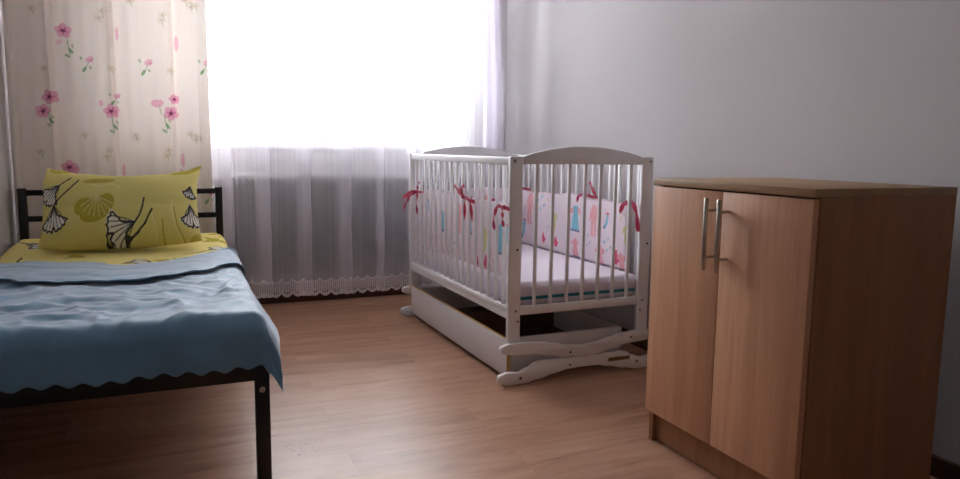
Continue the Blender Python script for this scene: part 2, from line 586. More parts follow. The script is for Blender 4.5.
skirting('baseboard_back', XL + 0.016, XR - 0.016, YB - 0.016, YB)
skirting('baseboard_left', XL, XL + 0.016, YF, YB - 0.016)
skirting('baseboard_right', XR - 0.016, XR, YF, YB - 0.016)

# window: fixed frame, three lights, panes, board
win = bpy.data.objects.new('window_1', None); C.objects.link(win)
win.location = ((WX0 + WX1) / 2, YB + 0.15, WZ0); win['kind'] = 'structure'
fy0, fy1 = 4.300, 4.370
bm = bmesh.new()
zb = WZ0 + 0.03
box(bm, WX0, WX0 + 0.06, fy0, fy1, zb, WZ1, 0.004)
box(bm, WX1 - 0.06, WX1, fy0, fy1, zb, WZ1, 0.004)
box(bm, WX0 + 0.06, WX1 - 0.06, fy0, fy1, zb, zb + 0.055, 0.004)
box(bm, WX0 + 0.06, WX1 - 0.06, fy0, fy1, WZ1 - 0.055, WZ1, 0.004)
box(bm, 0.362, 0.425, fy0, fy1, zb + 0.05, WZ1 - 0.05, 0.004)
box(bm, 0.945, 1.005, fy0, fy1, zb + 0.05, WZ1 - 0.05, 0.004)
obj('window_frame', bm, M['upvc'], win)
def sash(x0, x1, z0, w, y):
    bm = bmesh.new()
    zt = WZ1 - 0.045
    box(bm, x0, x0 + w, y, y + 0.06, z0, zt, 0.005)
    box(bm, x1 - w, x1, y, y + 0.06, z0, zt, 0.005)
    box(bm, x0 + w, x1 - w, y, y + 0.06, z0, z0 + w, 0.005)
    box(bm, x0 + w, x1 - w, y, y + 0.06, zt - w, zt, 0.005)
    s = obj('sash', bm, M['upvc'], win)
    bm = bmesh.new()
    box(bm, x0 + w - 0.005, x1 - w + 0.005, y + 0.024, y + 0.030, z0 + w - 0.005, zt - w + 0.005)
    obj('glass_pane', bm, M['glass'], s, sm=False)
sash(WX0 + 0.05, 0.382, zb + 0.043, 0.042, 4.297)
sash(0.393, 0.983, zb + 0.045, 0.066, 4.280)
sash(0.975, WX1 - 0.05, zb + 0.043, 0.050, 4.297)
bm = bmesh.new(); box(bm, WX0 + 0.001, WX1 - 0.001, 4.236, 4.299, WZ0, WZ0 + 0.03, 0.006)
obj('window_board', bm, M['upvc'], win)

# ------------------------------------------------------------------ radiator
rx0, rx1, rz0, rz1 = 0.150, 1.62, 0.14, 0.778
ra = empty('radiator', 'white ribbed panel radiator under the window behind the sheer curtain', 'radiator', ((rx0 + rx1) / 2, 4.1990, 0.0))
prof_n = int((rx1 - rx0 - 0.06) / 0.0333)
bm = bmesh.new()
# pressed front panel with vertical channels
cols = []
x = rx0
pts = [(rx0, 4.1910), (rx0, 4.1690), (rx0 + 0.025, 4.1630)]
px = rx0 + 0.03
while px + 0.0333 < rx1 - 0.03:
    pts += [(px, 4.1630), (px + 0.005, 4.1710), (px + 0.013, 4.1710), (px + 0.018, 4.1630)]
    px += 0.0333
pts += [(rx1 - 0.02, 4.1630), (rx1, 4.1690), (rx1, 4.1910)]
zs = [(rz0, 0.010), (rz0 + 0.012, 0.003), (rz0 + 0.035, 0.0), (rz0 + 0.06, 0.0), (rz1 - 0.07, 0.0), (rz1 - 0.035, 0.0), (rz1 - 0.012, 0.003), (rz1, 0.012)]
rows = []
for z, dy in zs:
    flat = 1.0 if (z < rz0 + 0.04 or z > rz1 - 0.05) else 0.0
    rows.append([bm.verts.new((xx, (min(yy, 4.1650) if (flat and rx0 + 0.02 < xx < rx1 - 0.015) else yy) + dy, z)) for xx, yy in pts])
for A, B in zip(rows, rows[1:]):
    for i in range(len(pts) - 1):
        bm.faces.new((A[i], A[i + 1], B[i + 1], B[i]))
bmesh.ops.solidify(bm, geom=bm.faces[:], thickness=0.002)
obj('front_panel', bm, M['rad'], ra, angle=50)
bm = bmesh.new(); box(bm, rx0 + 0.004, rx1 - 0.004, 4.2010, 4.2250, rz0, rz1 - 0.004, 0.004); obj('rear_panel', bm, M['rad'], ra)
bm = bmesh.new()
for k in range(70):
    gx = rx0 + 0.02 + k * (rx1 - rx0 - 0.04) / 69
    box(bm, gx - 0.004, gx + 0.004, 4.1750, 4.2070, rz1 - 0.014, rz1 - 0.009)
box(bm, rx0 + 0.004, rx1 - 0.004, 4.1710, 4.1760, rz1 - 0.016, rz1 - 0.004)
box(bm, rx0 + 0.004, rx1 - 0.004, 4.2040, 4.2090, rz1 - 0.016, rz1 - 0.004)
obj('top_grille', bm, M['rad'], ra)
for gx in (rx0 + 0.22, rx1 - 0.22):
    bm = bmesh.new(); box(bm, gx - 0.02, gx + 0.02, 4.2230, 4.2495, rz0 + 0.05, rz1 - 0.06, 0.003); obj('wall_bracket', bm, M['rad'], ra)
for gx in (rx0 + 0.04, rx0 + 0.09):
    bm = bmesh.new(); tube(bm, [(gx, 4.1990, rz0 + 0.01), (gx, 4.1990, 0.0)], 0.009); obj('supply_pipe', bm, M['rad'], ra)

# ------------------------------------------------------------------ curtain rail
rail = empty('curtain_rail', 'white double curtain rail fixed to the ceiling above the window', 'curtain rail', (0.58, 3.97, H))
bm = bmesh.new(); box(bm, XL + 0.001, XR - 0.01, 3.875, 4.015, H - 0.022, H, 0.003); obj('track', bm, M['upvc'], rail)
RZ = H - 0.022

# ------------------------------------------------------------------ sheer curtain
def sheer():
    folds = [(0.19, 0.262), (0.365, 0.449), (0.582, 0.669), (0.808, 0.894), (1.033, 1.087), (1.215, 1.275), (1.375, 1.44), (1.53, 1.60)]
    path = []
    x = -0.64
    step = 0.006
    def wav(x):
        return 0.006 * math.sin(x * 13.0) + 0.004 * math.sin(x * 31 + 1)
    Y0 = 3.958
    for a, b in folds:
        while x < b - 1e-6:
            path.append((x, Y0 + wav(x)))
            x += step
        # back
        k = 9
        for i in range(k + 1):
            t = i / k
            xx = b + (a - b) * t
            bulge = 0.004
            path.append((xx, Y0 + wav(xx) + 0.007 + 0.003 * math.sin(PI * t)))
        for i in range(1, k + 1):
            t = i / k
            xx = a + (b - a) * t
            path.append((xx, Y0 + wav(xx) + 0.014 - 0.012 * smooth(0.75, 1.0, t)))
        x = b + step
    while x < 1.70:
        path.append((x, Y0 + wav(x))); x += step
    # right end: turned back once on itself, then soft shallow waves
    def soft(xx, off):
        return Y0 + wav(1.70) + off + 0.006 * math.sin((xx - 1.70) / 0.062 * 2 * PI)
    a0 = x
    for lay in range(7):
        xa, xb = a0 + 0.004 * (lay % 3), 1.826 - 0.003 * lay
        for t in np.linspace(0, 1, 30):
            xx = xa + (xb - xa) * (t if lay % 2 == 0 else 1 - t)
            path.append((xx, soft(xx, 0.0055 * lay)))
    path = np.array(path)
    # smooth the corners a little
    for _ in range(2):
        q = path.copy(); q[1:-1] = (path[:-2] + 2 * path[1:-1] + path[2:]) / 4; path = q
    d = np.r_[0, np.cumsum(np.hypot(*np.diff(path, axis=0).T))]
    vs = np.r_[np.linspace(0, 0.10, 9), np.linspace(0.14, RZ - 0.085, 56)]
    P = np.zeros((len(vs), len(path), 3)); UV = np.zeros((len(vs), len(path), 2))
    sc = np.abs(np.sin(PI * d / 0.062)) ** 0.8 * 0.021          # scalloped hem
    sag = 0.006 * np.sin(d * 2.3)
    for i, v in enumerate(vs):
        z0 = 0.091 + sag + 0.021 - sc
        f = v / vs[-1]
        P[i, :, 2] = z0 + (RZ - z0) * f
        tw = 0.006 * math.sin(v * 2.0) * np.sin(path[:, 0] * 9 + v * 1.3)
        # the loose right edge swings out towards the corner
        k = np.clip((path[:, 0] - 1.66) / 0.17, 0, 1) ** 1.5
        z = P[i, :, 2]
        edge = np.interp(z, [0.1, 0.85, 1.15, 1.32, 1.5, 1.7, 2.5], [0.0, 0.0, 0.014, 0.010, -0.012, -0.024, -0.03])
        P[i, :, 0] = path[:, 0] + k * edge
        P[i, :, 1] = path[:, 1] + tw
        UV[i, :, 0] = d; UV[i, :, 1] = P[i, :, 2] - z0
    o = grid_mesh('sheer_curtain', P, M['sheer'], uv=UV)
    tag(o, 'sheer white voile curtain with a scalloped lace hem across the window', 'curtain')
sheer()

# ------------------------------------------------------------------ flowered drape
def drape():
    n, mrows = 360, 520
    xs = np.linspace(-0.728, 0.150, n)
    zs = np.linspace(0.06, RZ, mrows)
    per = 0.262
    X, Z = np.meshgrid(xs, zs)
    f = (X + 0.008) / per + 0.03 * np.sin(Z * 1.7 + X * 3)
    f = np.where(X > -0.62, f % 1.0, 0.35 + 0.0 * X)
    # gathers: a slow swell that steepens towards a crisp return at each bright edge
    saw = np.where(f < 0.93, (f / 0.93) ** 2.4, 1 - (f - 0.93) / 0.07)
    saw = np.where(X > 0.0, saw * 0.4 + 0.08, saw)
    soft = 0.5 + 0.5 * np.sin(X * 46 + 0.6 * np.sin(Z * 2)) + 0.25 * np.sin(X * 101 + 1.0)
    Y = 3.938 - 0.050 * saw - 0.009 * soft
    # rolled left selvedge standing against the side wall
    k = np.clip((X + 0.728) / 0.040, 0, 1)
    Y = np.where(X < -0.688, 3.932 - 0.030 * np.sin(PI * np.clip(k, 0, 1)) ** 0.7, Y)
    Xd = X + 0.010 * np.sin(Z * 1.1 + 1.0) * (X < 0.1) * (X > -0.6) * 0.4
    base = rgb(236, 226, 218)
    cv = Canvas(np.stack([X, Z], -1), base)
    prd = 0.66
    for k in range(-1, 3):
        dz = k * prd
        poppy(cv, -0.49, 1.455 + dz, 0.036); leafspray(cv, -0.475, 1.375 + dz, 0.036); 
        q = cv.local(-0.51, 1.40 + dz, 0.02); cv.ellipse(q, 0, 0, 0.8, 0.6, PINK, 0.5, 0.5)
        bud(cv, -0.395, 1.315 + dz, 0.030); bud(cv, -0.139, 1.315 + dz, 0.032); bud(cv, 0.135, 1.33 + dz, 0.03)
        poppy(cv, -0.557, 1.141 + dz, 0.036, 0.5); poppy(cv, -0.589, 1.075 + dz, 0.034, 1.1); leafspray(cv, -0.565, 1.04 + dz, 0.03)
        poppy(cv, -0.302, 1.083 + dz, 0.036, 0.2); bud(cv, -0.283, 1.15 + dz, 0.024); leafspray(cv, -0.30, 1.02 + dz, 0.035)
        q = cv.local(-0.345, 1.12 + dz, 0.018); cv.ellipse(q, 0, 0, 0.5, 0.9, PINK, 0, 0.7)
        poppy(cv, -0.036, 1.080 + dz, 0.037, 0.7); poppy(cv, -0.018, 1.152 + dz, 0.026, 0.3); leafspray(cv, -0.065, 1.03 + dz, 0.038)
        q = cv.local(-0.097, 1.129 + dz, 0.032); cv.ellipse(q, 0, 0, 0.9, 0.6, PINK, 0.1, 0.8); cv.line(q, [(0.3, -0.5), (0.5, -1.6)], 0.08, GREEN, 0.6)
        q = cv.local(-0.262, 1.457 + dz, 0.02); cv.ellipse(q, 0, 0, 0.4, 1.6, PINK, 0, 0.7)
        q = cv.local(0.002, 1.427 + dz, 0.02); cv.ellipse(q, 0, 0, 0.5, 1.9, PINK, 0, 0.7)
        for gx, gz in ((-0.334, 1.523), (-0.574, 1.272), (-0.293, 1.287), (-0.062, 1.531), (-0.198, 1.616), (0.075, 1.611), (-0.03, 1.291),
                       (-0.204, 0.971), (0.076, 0.971), (-0.426, 0.967), (-0.32, 0.895), (-0.055, 0.898), (-0.608, 0.882), (0.05, 0.98), (0.1, 1.62)):
            ghost(cv, gx, gz + dz, 0.026)
    poppy(cv, -0.498, 0.81, 0.036); 
    q = cv.local(0.010, 0.847, 0.02); cv.ellipse(q, 0, 0, 0.5, 1.8, PINK, 0, 0.7)
    o = grid_mesh('floral_curtain', np.stack([Xd, Y, Z], -1), M['drape'], colors=cv.C)
    tag(o, 'cream curtain printed with pink poppies, hanging behind the bed', 'curtain')
drape()

# ------------------------------------------------------------------ single bed
bed = empty('single_bed', 'black metal single bed frame with a two-bar headboard along the left wall', 'bed', (-0.25, 2.88, 0.0))
YH, YFt = 3.845, 1.876
for x0 in (-0.700, 0.159):
    bm = bmesh.new(); box(bm, x0, x0 + 0.034, YH - 0.017, YH + 0.017, 0, 0.714, 0.003); obj('headboard_post', bm, M['black_steel'], bed)
for z in (0.680, 0.558):
    bm = bmesh.new(); box(bm, -0.667, 0.160, YH - 0.010, YH + 0.010, z, z + 0.026, 0.003); obj('headboard_bar', bm, M['black_steel'], bed)
for x0 in (-0.698, 0.161):
    bm = bmesh.new(); box(bm, x0, x0 + 0.0365, YFt, YFt + 0.036, 0, 0.366, 0.003)
    lg = obj('foot_leg', bm, M['black_steel'], bed)
    bm = bmesh.new(); tube(bm, [(x0 + 0.017, YFt + 0.001, 0.283), (x0 + 0.017, YFt - 0.003, 0.283)], [0.0085, 0.007], 14); obj('bolt_head', bm, M['chrome'], lg)
bm = bmesh.new(); box(bm, -0.662, 0.161, YFt + 0.001, YFt + 0.030, 0.308, 0.366, 0.003); obj('foot_rail', bm, M['black_steel'], bed)
bm = bmesh.new(); box(bm, -0.667, 0.160, YH - 0.012, YH + 0.012, 0.308, 0.35, 0.003); obj('head_rail', bm, M['black_steel'], bed)
for x0 in (-0.695, 0.163):
    bm = bmesh.new(); box(bm, x0, x0 + 0.030, YFt + 0.036, YH - 0.017, 0.312, 0.350, 0.003); obj('side_rail', bm, M['black_steel'], bed)
bm = bmesh.new()
for k in range(13):
    y = YFt + 0.09 + k * 0.148
    box(bm, -0.666, 0.164, y, y + 0.05, 0.336, 0.350, 0.003)
obj('slat_base', bm, M['hardboard'], bed)

bm = bmesh.new(); box(bm, -0.675, 0.172, YFt + 0.034, YH - 0.032, 0.3505, 0.452, 0.022, 4)
o = obj('bed_mattress', bm, M['bedmattress']); tag(o, 'thin single mattress under the yellow sheet on the black bed', 'mattress')

BT = 0.457
def puff(x, y):
    return 0.007 * (noise.noise(Vector((x * 4.2, y * 4.2, 0.3))) + 0.6 * noise.noise(Vector((x * 9, y * 9, 4.1))))

def over_edge(s, lim, r, drop_total):
    """distance s measured across a cloth over an edge at lim: returns (horizontal, drop)"""
    if s <= lim - r:
        return s, 0.0
    t = s - (lim - r)
    arc = r * PI / 2
    if t < arc:
        a = t / r
        return lim - r + r * math.sin(a), r * (1 - math.cos(a))
    return lim, r + (t - arc)

# yellow sheet
GINK_W, GINK_K, MUST, PALE = rgb(236, 232, 222), rgb(66, 62, 62), rgb(186, 170, 64), rgb(230, 221, 156)
def fan(cv, cx, cy, s, rot, fill=GINK_W, lines=True, stem=None, halo=True, lw=0.035):
    q = cv.local(cx, cy, s, rot)
    pts = [(0, 0), (-0.16, -0.42)]
    for k in range(21):
        a = math.radians(-42 + 84 * k / 20)
        r = 1.0 - 0.16 * ((k - 10) / 10) ** 2 + 0.04 * math.sin(k * 2.3) - (0.14 if k == 10 else 0.0)
        pts.append((r * math.sin(a), -r * math.cos(a)))
    pts += [(0.16, -0.42), (0, 0)]
    if halo:
        cv.poly(q * 0.9 + np.array([[0.05, -0.06]]), pts, rgb(228, 226, 206), 0.8)
    cv.poly(q, pts, fill)
    if lines:
        cv.line(q, pts, lw, GINK_K)
        for k in range(7):
            a = math.radians(-34 + 68 * k / 6)
            cv.line(q, [(0, 0), (0.45 * math.sin(a) * 1.1, -0.45 * math.cos(a)), (0.86 * math.sin(a), -0.86 * math.cos(a))], lw * 0.7, GINK_K, 0.8)
    if stem:
        cv.line(q, [(0, 0)] + stem, lw * 1.5, GINK_K)

SX0, SX1 = -0.69, 0.188
def sheet():
    na, nb = 250, 260
    A = np.linspace(SX0 - 0.06, SX1 + 0.085, na)
    B = np.linspace(2.30, YH - 0.002, nb)
    P = np.zeros((nb, na, 3)); Q = np.zeros((nb, na, 2))
    for j, b in enumerate(B):
        for i, a in enumerate(A):
            mid = (SX0 + SX1) / 2
            h, d = over_edge(abs(a - mid), (SX1 - SX0) / 2 + 0.004, 0.035, 0.1)
            x = mid + math.copysign(h, a - mid)
            e2, d2 = over_edge(b, YH - 0.026 + 0.0, 0.025, 0.1)
            w = smooth(0.0, 0.06, (SX1 - SX0) / 2 - abs(a - mid))
            z = BT + 0.012 - d + puff(a, b) * (0.3 + 0.7 * w)
            z += 0.030 * math.exp(-((b - 3.60) / 0.22) ** 2) * (1 if d == 0 else 0.6)
            P[j, i] = (x, e2, max(z - min(d2, 0.05), 0.375)); Q[j, i] = (a, b)
    cv = Canvas(Q, rgb(232, 217, 138))
    fan(cv, -0.30, 2.97, 0.13, -1.9); fan(cv, -0.22, 2.98, 0.10, 1.9)
    for (x, y, s, r) in ((0.06, 2.98, 0.10, 1.2), (-0.58, 3.12, 0.10, 0.4), (0.10, 3.22, 0.09, 2.4), (-0.62, 3.50, 0.12, 1.0), (0.0, 2.6, 0.12, 0.3), (-0.5, 2.6, 0.12, 2.0)):
        fan(cv, x, y, s, r, stem=[(0.1, 0.6), (0.4, 1.2)], lw=0.028)
    for (x, y, s, r) in ((0.09, 3.52, 0.12, 0.6), (-0.12, 3.04, 0.07, 1.2), (-0.45, 3.2, 0.09, 2.2), (0.13, 3.68, 0.1, 0.4)):
        fan(cv, x, y, s, r, MUST, False, halo=False)
    o = grid_mesh('bed_sheet', P, M['sheet'], colors=cv.C)
    tag(o, 'yellow ginkgo-printed bed sheet showing between the pillow and the blue blanket', 'bed sheet')
sheet()

# blue blanket with a turned-back band
YE = [(-0.70, 2.90), (-0.591, 2.89), (-0.5, 2.93), (-0.352, 2.87), (-0.201, 2.76), (-0.10, 2.80), (-0.007, 2.86), (0.09, 2.97), (0.167, 3.08), (0.21, 3.12), (0.3, 3.14)]
YHm = [(-0.70, 2.64), (-0.53, 2.57), (-0.42, 2.47), (-0.3, 2.45), (-0.198, 2.41), (-0.05, 2.44), (0.043, 2.53), (0.169, 2.69), (0.21, 2.74), (0.3, 2.78)]
BX0, BX1, BYF = -0.694, 0.193, YFt - 0.010
def wrinkle(x, y):
    # crumples: broad swell plus narrow creases running in several directions
    w = 0.5 * noise.noise(Vector((x * 3.0, y * 3.0, 1.7))) + 0.3 * noise.noise(Vector((x * 7 + 3, y * 6, 9.0)))
    k = smooth(2.75, 2.25, y)
    c = 0.0
    for i, (an, f, g, amp) in enumerate(((0.5, 4.0, 9.0, 1.0), (-0.9, 5.0, 11.0, 0.8), (1.3, 3.5, 12.0, 0.9), (-0.2, 6.0, 14.0, 0.6), (0.9, 9.0, 20.0, 0.45))):
        u = x * math.cos(an) + y * math.sin(an); v = -x * math.sin(an) + y * math.cos(an)
        n = noise.noise(Vector((u * f, v * g, 3.3 * i + 0.5)))
        m = max(0.0, noise.noise(Vector((x * 3.2, y * 3.2, 20 + 5.1 * i))) + 0.25)
        c += amp * m * max(0.0, 1 - abs(n) * 3.2)
    return 0.008 * w + (0.008 + 0.009 * k) * c

def blanket():
    na = 170
    A = np.concatenate([np.linspace(BX0 - 0.05, BX1 - 0.06, 128), np.linspace(BX1 - 0.055, BX1 + 0.080, 42)])
    mid = (BX0 + BX1) / 2; half = (BX1 - BX0) / 2
    rows = []
    # (which layer, parameter)
    for t in np.linspace(0, 1, 26):
        rows.append(('band', t))
    for t in np.linspace(0.15, 0.85, 6):
        rows.append(('curl', t))
    for t in np.linspace(0, 1, 150):
        rows.append(('main', t))
    P = np.zeros((len(rows), na, 3))
    drop_f = 0.078
    yend = BYF - 0.03 - drop_f   # cloth coordinate of the foot hem
    for i, a in enumerate(A):
        h, d = over_edge(abs(a - mid), half, 0.034, 0.1)
        sgn = 1 if a > mid else -1
        x = mid + sgn * h
        ye = lerp_table(YE, x); yh = lerp_table(YHm, x)
        ye += 0.01 * noise.noise(Vector((a * 9, 0, 3))); yh += 0.02 * noise.noise(Vector((a * 11, 0, 7))) + 0.008 * math.sin(a * 60)
        for j, (k, t) in enumerate(rows):
            lift = 0.0
            if k == 'band':
                y = yh + (ye - yh) * t
                lift = (0.012 + 0.005 * math.sin(PI * t)) * (1 - 0.5 * smooth(0.12, 0.2, x)) + 0.009 * (1 - smooth(0, 0.12, t)) * (0.5 + 0.7 * abs(noise.noise(Vector((a * 14, 2, 2)))))
                lift += 0.004 * noise.noise(Vector((a * 3, t * 9, 2)))
                d2 = 0.0
            elif k == 'curl':
                y = ye + 0.007 * math.sin(PI * t); lift = 0.014 - 0.013 * t; d2 = 0.0
            else:
                yc = ye + (yend - ye) * t
                hh, d2 = over_edge(-yc, -BYF, 0.050, 0.1)
                y = -hh
                lift = 0.001 * (1 - smooth(0.0, 0.02, d2))
            w = wrinkle(a, y if k != 'main' else yc)
            edge = smooth(0, 0.05, half - abs(a - mid))
            z0 = BT + 0.012 + 0.013 + puff(a, y) * 0.7 + 0.030 * math.exp(-((y - 3.60) / 0.22) ** 2)
            fall = d + d2
            if d > 0.02 and d2 > 0.02:
                fall = max(d, d2) + 0.75 * min(d, d2)
            z = z0 + lift - fall
            xx, yy = x, y
            # sides: cloth hangs with soft flare
            if d > 0:
                hang = max(0, d - 0.03)
                xx += sgn * (0.004 + lift * 0.8) + (0.35 * hang * (0.55 + 0.45 * math.sin(y * 11)) * smooth(2.9, 2.0, y) + 0.030 * smooth(0.01, 0.08, d) * smooth(2.4, 2.1, y) * (1 - 0.8 * smooth(2.02, 1.87, y)) if sgn > 0 else 0)
                if sgn < 0:
                    z = max(z, 0.395)
            if d2 > 0:
                hang = max(0, d2 - 0.02)
                yy -= 0.10 * hang + 0.010 * math.sin(a * 17 + 2 * math.sin(a * 6)) * hang / 0.1 + w * 0.9 * smooth(0.0, 0.04, d2) + 0.012 * max(0, d - 0.03) * 8 * (1 if sgn > 0 else 0)
                z += 0.0055 * math.cos(a * 2 * PI / 0.058) * smooth(0.035, 0.085, d2) * (1 if d < 0.03 else 0)
                z += 0.012 * smooth(0.2, -0.7, x) * smooth(0.03, 0.118, d2) * 0.0
            z += (w * (0.35 + 0.65 * edge) if k != 'band' else 0.4 * w) * (1 - smooth(0.0, 0.05, d2))
            P[j, i] = (xx, yy, z)
    o = grid_mesh('blanket', P, M['blanket'])
    md = o.modifiers.new('thick', 'SOLIDIFY'); md.thickness = 0.004; md.offset = 1.0
    tag(o, 'crumpled steel-blue blanket with a turned-back band and wavy hem on the bed', 'blanket')
blanket()

# pillow
def pillow():
    na, nb = 250, 150
    u = np.linspace(-1, 1, na); v = np.linspace(-1, 1, nb)
    W2, H2 = 0.311, 0.190
    base_pt = Vector((-0.234, 3.325, 0.489)); 
    tilt = math.radians(60)
    ex = Vector((1, -0.02, 0.018)).normalized()
    ev = Vector((0, math.cos(tilt), math.sin(tilt)))
    en = ex.cross(ev); en.normalize()     # towards the room (−y, +z)
    cols = rgb(224, 213, 132)
    SAG = [(-1, 0.0), (-0.82, 0.010), (-0.5, 0.034), (-0.1, 0.054), (0.15, 0.056), (0.5, 0.044), (0.8, 0.024), (1.0, 0.0)]
    def point(a, b, side):
        pinch_x = 1 - 0.07 * (1 - b * b) ** 1.0 * abs(a) ** 3 * (0.6)
        sag = 0.085 * (1 - ((a + 0.10) ** 2)) if b > 0 else 0.0
        x = W2 * a * pinch_x
        y = H2 * b
        if b > 0:
            y -= lerp_table(SAG, a) * b * b
        else:
            y += 0.014 * b * b * abs(a) ** 4
        # corner ears
        if b > 0.6 and a > 0.6:
            k = ((b - 0.6) / 0.4) * ((a - 0.6) / 0.4); x += 0.014 * k; y += 0.006 * k
        if b > 0.6 and a < -0.6:
            k = ((b - 0.6) / 0.4) * ((-a - 0.6) / 0.4); y += 0.004 * k; x += 0.022 * k
        prof = max(0.0, (1 - abs(a) ** 2.6)) ** 0.62 * max(0.0, (1 - abs(b) ** 2.0)) ** 0.6
        th = 0.118 * prof
        if b < -0.2:
            th *= 1 + 0.35 * (-b - 0.2)
        # puckers towards the seams
        pk = 0.006 * math.sin(b * 19 + 1.0) * abs(a) ** 5 * (1 - abs(b)) + 0.005 * math.sin(a * 25) * abs(b) ** 5 * (1 - abs(a))
        wr = 0.006 * noise.noise(Vector((a * 2.2, b * 2.0, 1.0 + side)))
        o = (th + (pk + wr) * prof ** 0.5)
        if side < 0:
            o = -0.75 * o
        bend = -0.02 * (b * b)
        return base_pt + ex * x + ev * (y + H2 * 0.93) + en * (o + 0.025)
    P = np.zeros((2 * nb - 1, na, 3)); Q = np.zeros((2 * nb - 1, na, 2))
    for j in range(nb):
        for i in range(na):
            P[j, i] = point(u[i], v[j], 1); Q[j, i] = ((u[i] + 1) * 80, (v[j] + 1) * 39)
    for j in range(1, nb):
        jj = nb - 1 + j
        for i in range(na):
            P[jj, i] = point(u[i], v[nb - 1 - j], -1); Q[jj, i] = ((u[i] + 1) * 80 + 500, (v[nb - 1 - j] + 1) * 39)
    cv = Canvas(Q, cols)
    # back side gets its own repeats, front motifs in a 160 x 78 pattern frame
    def G(px, py):
        return px - 40, 235 - py
    for dx in (0, 500):
        def g(px, py):
            a, b = G(px, py); return a + dx, b
        # mustard leaves
        x, y = g(96, 207); q = cv.local(x, y, 10)
        for (ax, ay, rx, ry, an) in ((-1.0, 0.2, 1.0, 0.8, 0.3), (0.5, 0.1, 1.2, 1.0, -0.2), (1.2, 0.5, 0.7, 0.8, 0), (-0.2, -0.6, 1.2, 0.6, 0.1)):
            cv.ellipse(q, ax, ay, rx, ry, MUST, an)
        for k in range(8):
            a = math.radians(-70 + 20 * k); cv.line(q, [(0.2, 1.1), (0.2 + 1.6 * math.sin(a), 0.9 - 1.7 * math.cos(a))], 0.05, PALE, 0.7)
        x, y = g(100, 178); cv.ellipse(cv.local(x, y, 10), 0, 0, 1.6, 0.35, MUST, 0.05, 0.8)
        x, y = g(106, 182); cv.line(cv.local(x, y, 10), [(-1.5, 0), (-0.5, -0.4), (0.6, -0.1), (1.4, -0.5)], 0.1, PALE)
        x, y = g(57, 160); cv.ellipse(cv.local(x, y, 10), 0, 0, 1.3, 0.4, MUST, -0.1, 0.9)
        x, y = g(185, 163); cv.ellipse(cv.local(x, y, 10), 0, 0, 1.6, 0.4, MUST, 0.25, 0.9)
        x, y = g(197, 233); cv.ellipse(cv.local(x, y, 10), 0, 0, 1.0, 0.4, MUST, 0.3, 0.7)
        # white ginkgo leaves with dark lines and long stems
        x, y = g(61, 180); fan(cv, x, y, 22, math.radians(-50), stem=None, lw=0.032)
        q = cv.local(*g(61, 180), 1); cv.line(q, [(0, 0), (6, 4), (11, 8)], 0.7, GINK_K)
        x, y = g(55, 199); fan(cv, x, y, 24, math.radians(2), stem=None, lw=0.032)
        q = cv.local(*g(55, 199), 1); cv.line(q, [(0, 0), (10, 8), (18, 15), (25, 23)], 0.8, GINK_K)
        x, y = g(130, 231); fan(cv, x, y, 24, math.radians(-78), rgb(190, 178, 90), True, halo=False, lw=0.03)
        q = cv.local(*g(130, 231), 1); cv.line(q, [(-3, -2), (6, 3), (14, 10), (21, 22)], 0.9, GINK_K)
        x, y = g(134, 220); fan(cv, x, y, 27, math.radians(-70), stem=None, lw=0.030)
        q = cv.local(*g(134, 220), 1); cv.line(q, [(0, 0), (5, 6), (8, 14), (9.5, 21)], 0.8, GINK_K)
        x, y = g(192, 182); fan(cv, x, y, 13, math.radians(-5), lw=0.06)
        x, y = g(191, 201); fan(cv, x, y, 22, math.radians(8), lw=0.035)
        q = cv.local(*g(155, 240), 1)
        cv.line(q, [(0, 0), (-1, 14), (-4, 26)], 0.8, PALE); cv.line(q, [(8, -2), (6, 14), (6, 22)], 0.7, MUST)
        q = cv.local(*g(180, 235), 1); cv.line(q, [(0, 0), (-6, 12), (-9, 28), (-8, 36)], 0.9, PALE); cv.line(q, [(3, 0), (-4, 12), (-7, 30)], 0.6, MUST)
    o = grid_mesh('pillow', P, M['pillow'], colors=cv.C)
    tag(o, 'plump yellow pillow with ginkgo-leaf print leaning on the black headboard', 'pillow')
pillow()

# ------------------------------------------------------------------ crib
CY = 0.0145
CW, CL = 0.6686, 1.2347
crib = empty('baby_crib', 'white wooden slatted rocking crib standing in the corner by the window', 'crib', (1.1568, 2.4301, 0.0), CY)
def cpart(name, bm, m, parent=crib, **k):
    return obj(name, bm, m, parent, world=False, **k)
PW, PT = 0.055, 0.022        # post width, thickness
ARM = 0.045                  # slat inset of the side panels
def bolt(parent, x, y, z, axis, r=0.0065, m=None):
    d = {'-y': (0, -1, 0), '-x': (-1, 0, 0), '+y': (0, 1, 0)}[axis]
    bm = bmesh.new()
    tube(bm, [(x - d[0] * 0.002, y - d[1] * 0.002, z), (x + d[0] * 0.0022, y + d[1] * 0.0022, z)], [r, r * 0.8], 12)
    cpart('bolt_head', bm, m or M['bolt'], parent)

